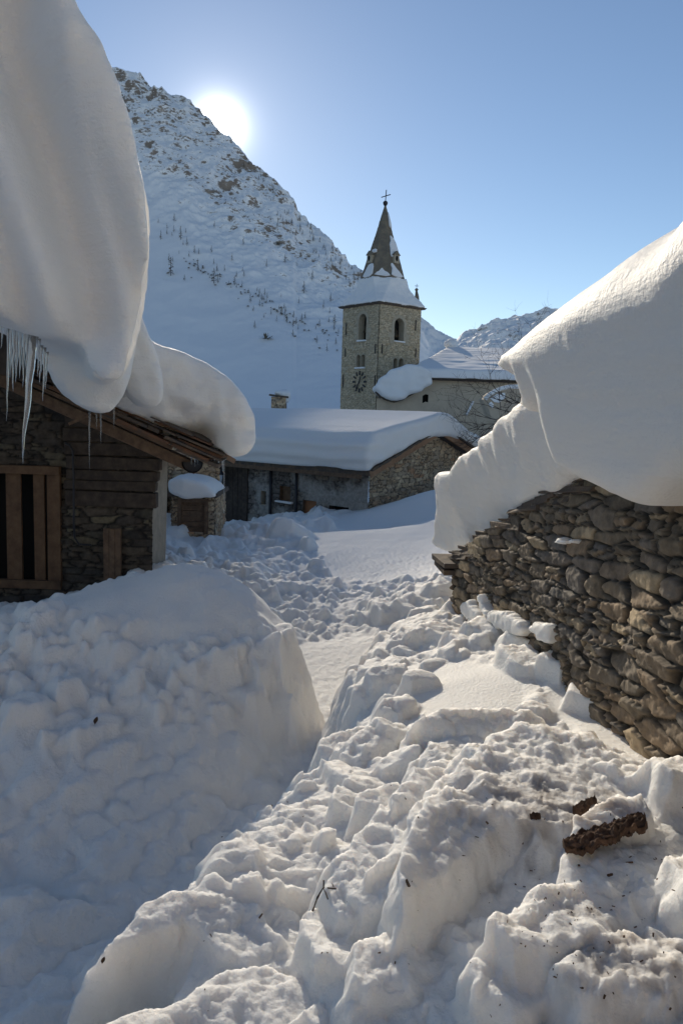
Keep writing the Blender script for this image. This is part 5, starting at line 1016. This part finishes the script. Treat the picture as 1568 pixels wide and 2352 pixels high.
# ------------------------------------------------------------------ bare tree behind the stone hut
M['bark'] = mat('bark', (.06, .045, .04), .9, (20, .6, 5, .01))
bt = empty('bare_tree', PY(1290, 1060, 26), 'leafless tree with fine dark twigs between church and stone hut', 'tree')
trk, brn = MB(), MB(); g = np.random.default_rng(17)
tb = Vector(PY(1285, 1000, 26)); base = Vector((tb.x + .3, tb.y, EYE - 3))
trk.tube([base, base.lerp(tb, .6) + Vector((.1, 0, 0)), tb, tb + Vector((.1, 0, .7)), tb + Vector((.25, .1, 1.5))], [.14, .12, .10, .06, .02], 8)
trk.build('trunk', M['bark'], bt, True)
def grow(p, d, L, r, lev):
    pts = [p]; rad = [r]; n = 5
    for i in range(n):
        d = (d + Vector(g.normal(0, .16, 3)) + Vector((0, 0, .05))).normalized(); pts.append(pts[-1] + d * L / n); rad.append(r * (1 - .75 * (i + 1) / n))
    brn.tube(pts, rad, 5 if lev < 2 else 4, False)
    if lev < 3:
        for k in range(int(g.integers(4, 7)) if lev < 2 else 4):
            i = int(g.integers(1, n + 1)); dd = (d + Vector(g.normal(0, .62, 3))).normalized(); grow(pts[i], dd, L * g.uniform(.4, .62), rad[min(i, n)] * .8 + .002, lev + 1)
for px, py, k in [(1085, 905, .0), (1060, 945, -.2), (1110, 870, .3), (1175, 800, .8), (1120, 840, .5), (1215, 790, 1.2), (1100, 975, -.4), (1150, 930, 0), (1150, 985, -.3), (1190, 850, .6)]:
    tgt = Vector(PY(px + 25, py, 26 + g.uniform(-.8, .8))); st = tb + Vector((.05, 0, k - .2)); dd = tgt - st; grow(st, dd.normalized(), dd.length * .95, .030, 0)
brn.build('branches', M['bark'], bt)
# ------------------------------------------------------------------ larches and bushes on the mountain side
M['larch'] = mat('larch', (.17, .15, .12), .9)
def larch_mesh(seed):
    g = np.random.default_rng(seed); q = MB()
    for k in range(46):
        z = .12 + .86 * (k / 46); L = (.24 * (1 - z) + .025) * g.uniform(.6, 1.15); a = g.uniform(0, 2 * math.pi); tip = (L * math.cos(a), L * math.sin(a), z - .03 - L * .15 * g.uniform(0, 1)); w_ = .012 + L * .10
        q.add([(0, 0, z), (tip[0] * .6 - w_ * math.sin(a), tip[1] * .6 + w_ * math.cos(a), z + .012), tip, (tip[0] * .6 + w_ * math.sin(a), tip[1] * .6 - w_ * math.cos(a), z - .012)], [(0, 1, 2, 3)])
    return q
def bush_mesh(seed):
    g = np.random.default_rng(seed); q = MB()
    for k in range(40):
        a = g.uniform(0, 2 * math.pi); e = g.uniform(.1, 1.4); L = g.uniform(.5, 1); d = Vector((math.cos(a) * math.cos(e), math.sin(a) * math.cos(e), math.sin(e) * .7)) * L; s_ = Vector((-math.sin(a), math.cos(a), 0)) * .05
        q.add([d * .2 - s_, d * .2 + s_, d + s_ * .6, d - s_ * .6], [(0, 1, 2, 3)])
    return q
def make_larch(sd_):
    r_ = empty('larch', (0, 0, 0), 'small leafless larch on the snowy mountain side', 'tree', 'larches on the mountain side')
    q = MB(); q.tube([(0, 0, -.05), (0, 0, .5), (0, 0, 1)], [.016, .011, .002], 5); q.build('trunk', M['bark'], r_); larch_mesh(sd_).build('crown', M['larch'], r_); return r_
def make_bush(sd_):
    o = bush_mesh(sd_).build('bush', M['larch']); return tag(o, 'low dark bush on the snowy mountain side', 'bush', 'bushes on the mountain side')
protos = [make_larch(1), make_larch(2), make_larch(3)]; bprot = [make_bush(4), make_bush(5)]
def copy_thing(o):
    c = o.copy(); C.objects.link(c)
    for chd in list(o.children): d = chd.copy(); C.objects.link(d); d.parent = c
    return c
used = {}
# picture position of every mountain grid point, to find the spot that a sight line meets
Vm = ML.reshape(-1, 3); rel_ = Vm - np.array([0, 0, EYE])
def on_mountain(px, py):
    a, b = slope(px, py); d2 = (rel_[:, 0] / rel_[:, 1] - a) ** 2 + (rel_[:, 2] / rel_[:, 1] - b) ** 2
    near_ = np.nonzero(d2 < (3.5 / FPX) ** 2)[0]
    i = near_[np.argmin(Vm[near_, 1])] if len(near_) else int(np.argmin(d2)); return Vm[i]
def plant(kind, px, py, hpx):
    p = on_mountain(px, py); pool = protos if kind == 'l' else bprot; o = pool[int(g.integers(len(pool)))]
    if o.name in used: o = copy_thing(o)
    used[o.name] = 1; hgt = hpx / FPX * p[1]; o.location = (p[0], p[1] - 1, p[2] - .06 * hgt); o.scale = (hgt * g.uniform(.8, 1.3),) * 2 + (hgt,) if kind == 'l' else (hgt * 1.1, hgt * 1.1, hgt); o.rotation_euler = (0, 0, g.uniform(0, 6.28))
g = np.random.default_rng(23)
for px, py, h in [(393, 628, 42), (390, 600, 22), (455, 618, 28), (493, 645, 34), (416, 545, 30), (430, 560, 20), (400, 505, 18), (370, 545, 20), (500, 620, 18), (540, 650, 20), (575, 690, 20), (584, 750, 18), (700, 668, 26), (640, 520, 16), (560, 560, 20), (720, 640, 22), (760, 690, 22), (812, 640, 20), (824, 640, 18), (803, 612, 14), (716, 522, 14), (628, 428, 12), (765, 570, 14), (690, 505, 13), (840, 665, 20), (770, 740, 22), (745, 705, 20), (655, 600, 20), (610, 610, 18)]: plant('l', px, py, h)
for _ in range(70):
    t = g.random(); px = 360 + 420 * t; line = np.interp(px, [340, 400, 560, 700, 800], [470, 560, 660, 740, 770]); plant('l', px, line + g.normal(0, 26), g.uniform(9, 18))
for _ in range(90):
    t = g.random(); px = 420 + 370 * t; line = np.interp(px, [420, 560, 640, 700, 800], [590, 668, 712, 745, 778]); plant('b', px, line + g.normal(0, 6) + (g.uniform(0, 40) if g.random() < .2 else 0), g.uniform(3, 7))
plant('b', 612, 775, 22); plant('b', 470, 900, 10); plant('b', 640, 560, 14)
for _ in range(70):
    px = g.uniform(560, 830); ridge_ = np.interp(px, [575, 684, 835], [362, 492, 634]); plant('l', px, ridge_ + g.uniform(3, 60), g.uniform(7, 14))
# ------------------------------------------------------------------ things lying on the snow
def Hg(px, py, Yg):
    """where a sight line meets the drawn snow"""
    a, b = slope(px, py); best = None
    for Yd in np.linspace(Yg * .6, Yg * 1.6, 160):
        x = a * Yd; j = int(round((math.log(math.hypot(x, Yd)) - ra0) / dr)); i = int(np.argmin(np.abs(ang_ - math.degrees(math.atan2(x, Yd))))); h = float(H[i, min(j, len(rad_) - 1)])
        if b * Yd <= h: return np.array([x, Yd, h + EYE])
    return np.array([a * Yg, Yg, b * Yg + EYE])
M['bark_piece'] = mat('bark_piece', (.075, .045, .03), .9, (16, 1, 8, .03), (14, (.17, .10, .065), .42, .7))
def bark_piece(px0, py0, px1, py1, Yg, wd, label):
    a, b = Hg(px0, py0, Yg), Hg(px1, py1, Yg); mid_ = np.array([Hg(px0 + (px1 - px0) * t_, py0 + (py1 - py0) * t_, Yg) for t_ in np.linspace(0, 1, 7)]); a[2] += .03 * wd / .055; b[2] += .03 * wd / .055; lf_ = max(0, float((mid_[:, 2] - np.linspace(a[2], b[2], 7)).max())); a[2] += lf_; b[2] += lf_; d = b - a; L = np.linalg.norm(d); d /= L; sd_ = np.cross(d, [0, .25, 1]); sd_ /= np.linalg.norm(sd_); up = np.cross(sd_, d)
    nu, nv = 90, 40; u, v = np.meshgrid(np.linspace(0, 1, nu), np.linspace(-1, 1, nv), indexing='ij')
    wv = wd * (.72 + .3 * fbm(u * 4, v * 0 + 3, oct=3, seed=211)) * sstep(-.02, .1, u) * sstep(1.03, .86, u) * (1 + .15 * fbm(u * 18, v, oct=2, seed=212))
    hgt = .16 * wd * (1 - v ** 2) + .012 * fbm(u * L * 40, v * wd * 60, oct=4, gain=.6, seed=213) + .016 * np.abs(fbm(u * L * 14, v * wd * 40, oct=3, seed=215))
    top = a + d * (u * L)[..., None] + sd_ * (v * wv)[..., None] + up * hgt[..., None]; bot = top - up * (.02)
    V = np.concatenate([top.reshape(-1, 3), bot.reshape(-1, 3)]); Q = grid_quads(nu, nv); n = nu * nv
    ed = []; ii = np.arange(n).reshape(nu, nv)
    for e_ in (ii[:, 0], ii[:, -1][::-1], ii[0][::-1], ii[-1]): ed.append(np.stack([e_[:-1], e_[1:], e_[1:] + n, e_[:-1] + n], -1))
    Q = np.concatenate([Q, Q[:, ::-1] + n] + ed); tag(big_mesh('bark', V, Q, M['bark_piece']), label, 'bark')
bark_piece(1295, 1975, 1478, 1915, 2.45, .055, 'large curved slab of brown bark lying on the dirty snow mound')
bark_piece(1318, 1870, 1365, 1842, 2.7, .022, 'smaller dark bark scrap just above the large bark slab')
bark_piece(1215, 1893, 1240, 1886, 2.6, .012, 'tiny bark flake left of the two bark scraps on the mound')
q = MB(); P = [Hg(*z, 2.25) + np.array([0, 0, k]) for z, k in [((718, 2097), .004), ((728, 2085), .03), ((742, 2072), .05), ((770, 2066), .03)]]; q.tube([P[0], P[1], P[2]], [.004, .0035, .003], 6); P2 = [Hg(742, 2062, 2.25) + np.array([0, 0, .06]), P[2], P[3]]; q.tube(P2, .0028, 6); q.tube([P[2], Hg(752, 2082, 2.25) + np.array([0, 0, .02])], .0025, 5); tag(q.build('twig', M['bark'], None), 'forked brown twig stuck in the sunlit snow near the path edge', 'twig')
def leaf(px, py, Yg, s, label):
    p = Hg(px, py, Yg) + np.array([0, -.01, .012]); nu, nv = 14, 8; u, v = np.meshgrid(np.linspace(0, 1, nu), np.linspace(-1, 1, nv), indexing='ij'); w_ = .42 * np.sin(np.pi * np.clip(u, 0, 1)) ** .8
    V = np.stack([p[0] + s * (.35 * (u - .5) + v * w_ * .7), p[1] - s * .25 * np.abs(v) * w_, p[2] + s * (u - .3 + .2 * v ** 2)], -1).reshape(-1, 3); Q = grid_quads(nu, nv); V2 = V + np.array([0, .002, 0]); tag(big_mesh('leaf', np.concatenate([V, V2]), np.concatenate([Q, Q[:, ::-1] + len(V)]), M['bark_piece']), label, 'leaf')
leaf(222, 1668, 5.3, .05, 'curled dead brown leaf on the shaded left snow bank')
leaf(240, 2260, 3.4, .02, 'small fallen leaf scrap on the shaded trench floor')
g = np.random.default_rng(77); q = MB()
for k in range(200):
    if g.random() < .8: px, py = g.normal(1300, 150), g.normal(2040, 190)
    else: px, py = g.uniform(450, 1560), g.uniform(1800, 2340)
    if not (300 < px < 1600 and 1790 < py < 2400): continue
    p = Hg(px, py, 2.4); s = g.uniform(.0012, .0034) * (1.8 if g.random() < .1 else 1); d = Vector(g.normal(0, 1, 3)).normalized(); e_ = d.cross(Vector((.2, .3, .9))).normalized()
    q.box(p + np.array([0, 0, s * .5]), (s * g.uniform(1.2, 4), s, s * .8), (tuple(d), tuple(e_), tuple(d.cross(e_))), s * .3)
tag(q.build('dirt_crumbs', M['bark_piece']), kind='stuff')

# ------------------------------------------------------------------ unseen houses added behind the viewer to bounce warm light on shaded snow
for (hx_, hy_, wd_, dp_, ht_, lab) in ((-5.5, -13, 9, 8, 6.0, 'tall ochre house added unseen behind the viewer to bounce warm light, snow on its roof'), (6.5, -15, 10, 8, 6.8, 'broad ochre house added unseen behind the viewer to bounce warm light, snow on its roof')):
    hv = empty('added_house', (hx_, hy_, 0), lab, 'house')
    stone_sheet('wall', (hx_ - wd_ / 2, hy_ + dp_ / 2, 0), (1, 0, 0), (0, 1, 0), wd_, ht_, .12, (.5, .2), .03, M['ochre'], hv, seed=301)
    q = MB(); q.box((hx_, hy_ - .1, ht_ / 2), (wd_ - .02, dp_ - .3, ht_)); q.build('rear_wall', M['render'], hv)
    q = MB(); q.prism([(hx_ - wd_ / 2 - .5, hy_ + dp_ / 2 + .6, ht_), (hx_ - wd_ / 2 - .5, hy_, ht_ + 2), (hx_ - wd_ / 2 - .5, hy_ - dp_ / 2 - .6, ht_)], (wd_ + 1, 0, 0)); q.build('roof', M['slate'], hv)
    q = MB(); q.prism([(hx_ - wd_ / 2 - .4, hy_ + dp_ / 2 + .6, ht_ + .05), (hx_ - wd_ / 2 - .4, hy_ + dp_ / 2 + .5, ht_ + .9), (hx_ - wd_ / 2 - .4, hy_, ht_ + 2.9), (hx_ - wd_ / 2 - .4, hy_ - dp_ / 2 - .6, ht_ + .9), (hx_ - wd_ / 2 - .4, hy_ - dp_ / 2 - .6, ht_ + .05), (hx_ - wd_ / 2 - .4, hy_, ht_ + 2.06)], (wd_ + .8, 0, 0)); tag(q.build('roof_snow', M['snow_far'], None, bevel=.25), 'thick snow on the roof of the %s added house behind the viewer' % lab.split()[0], 'roof snow')
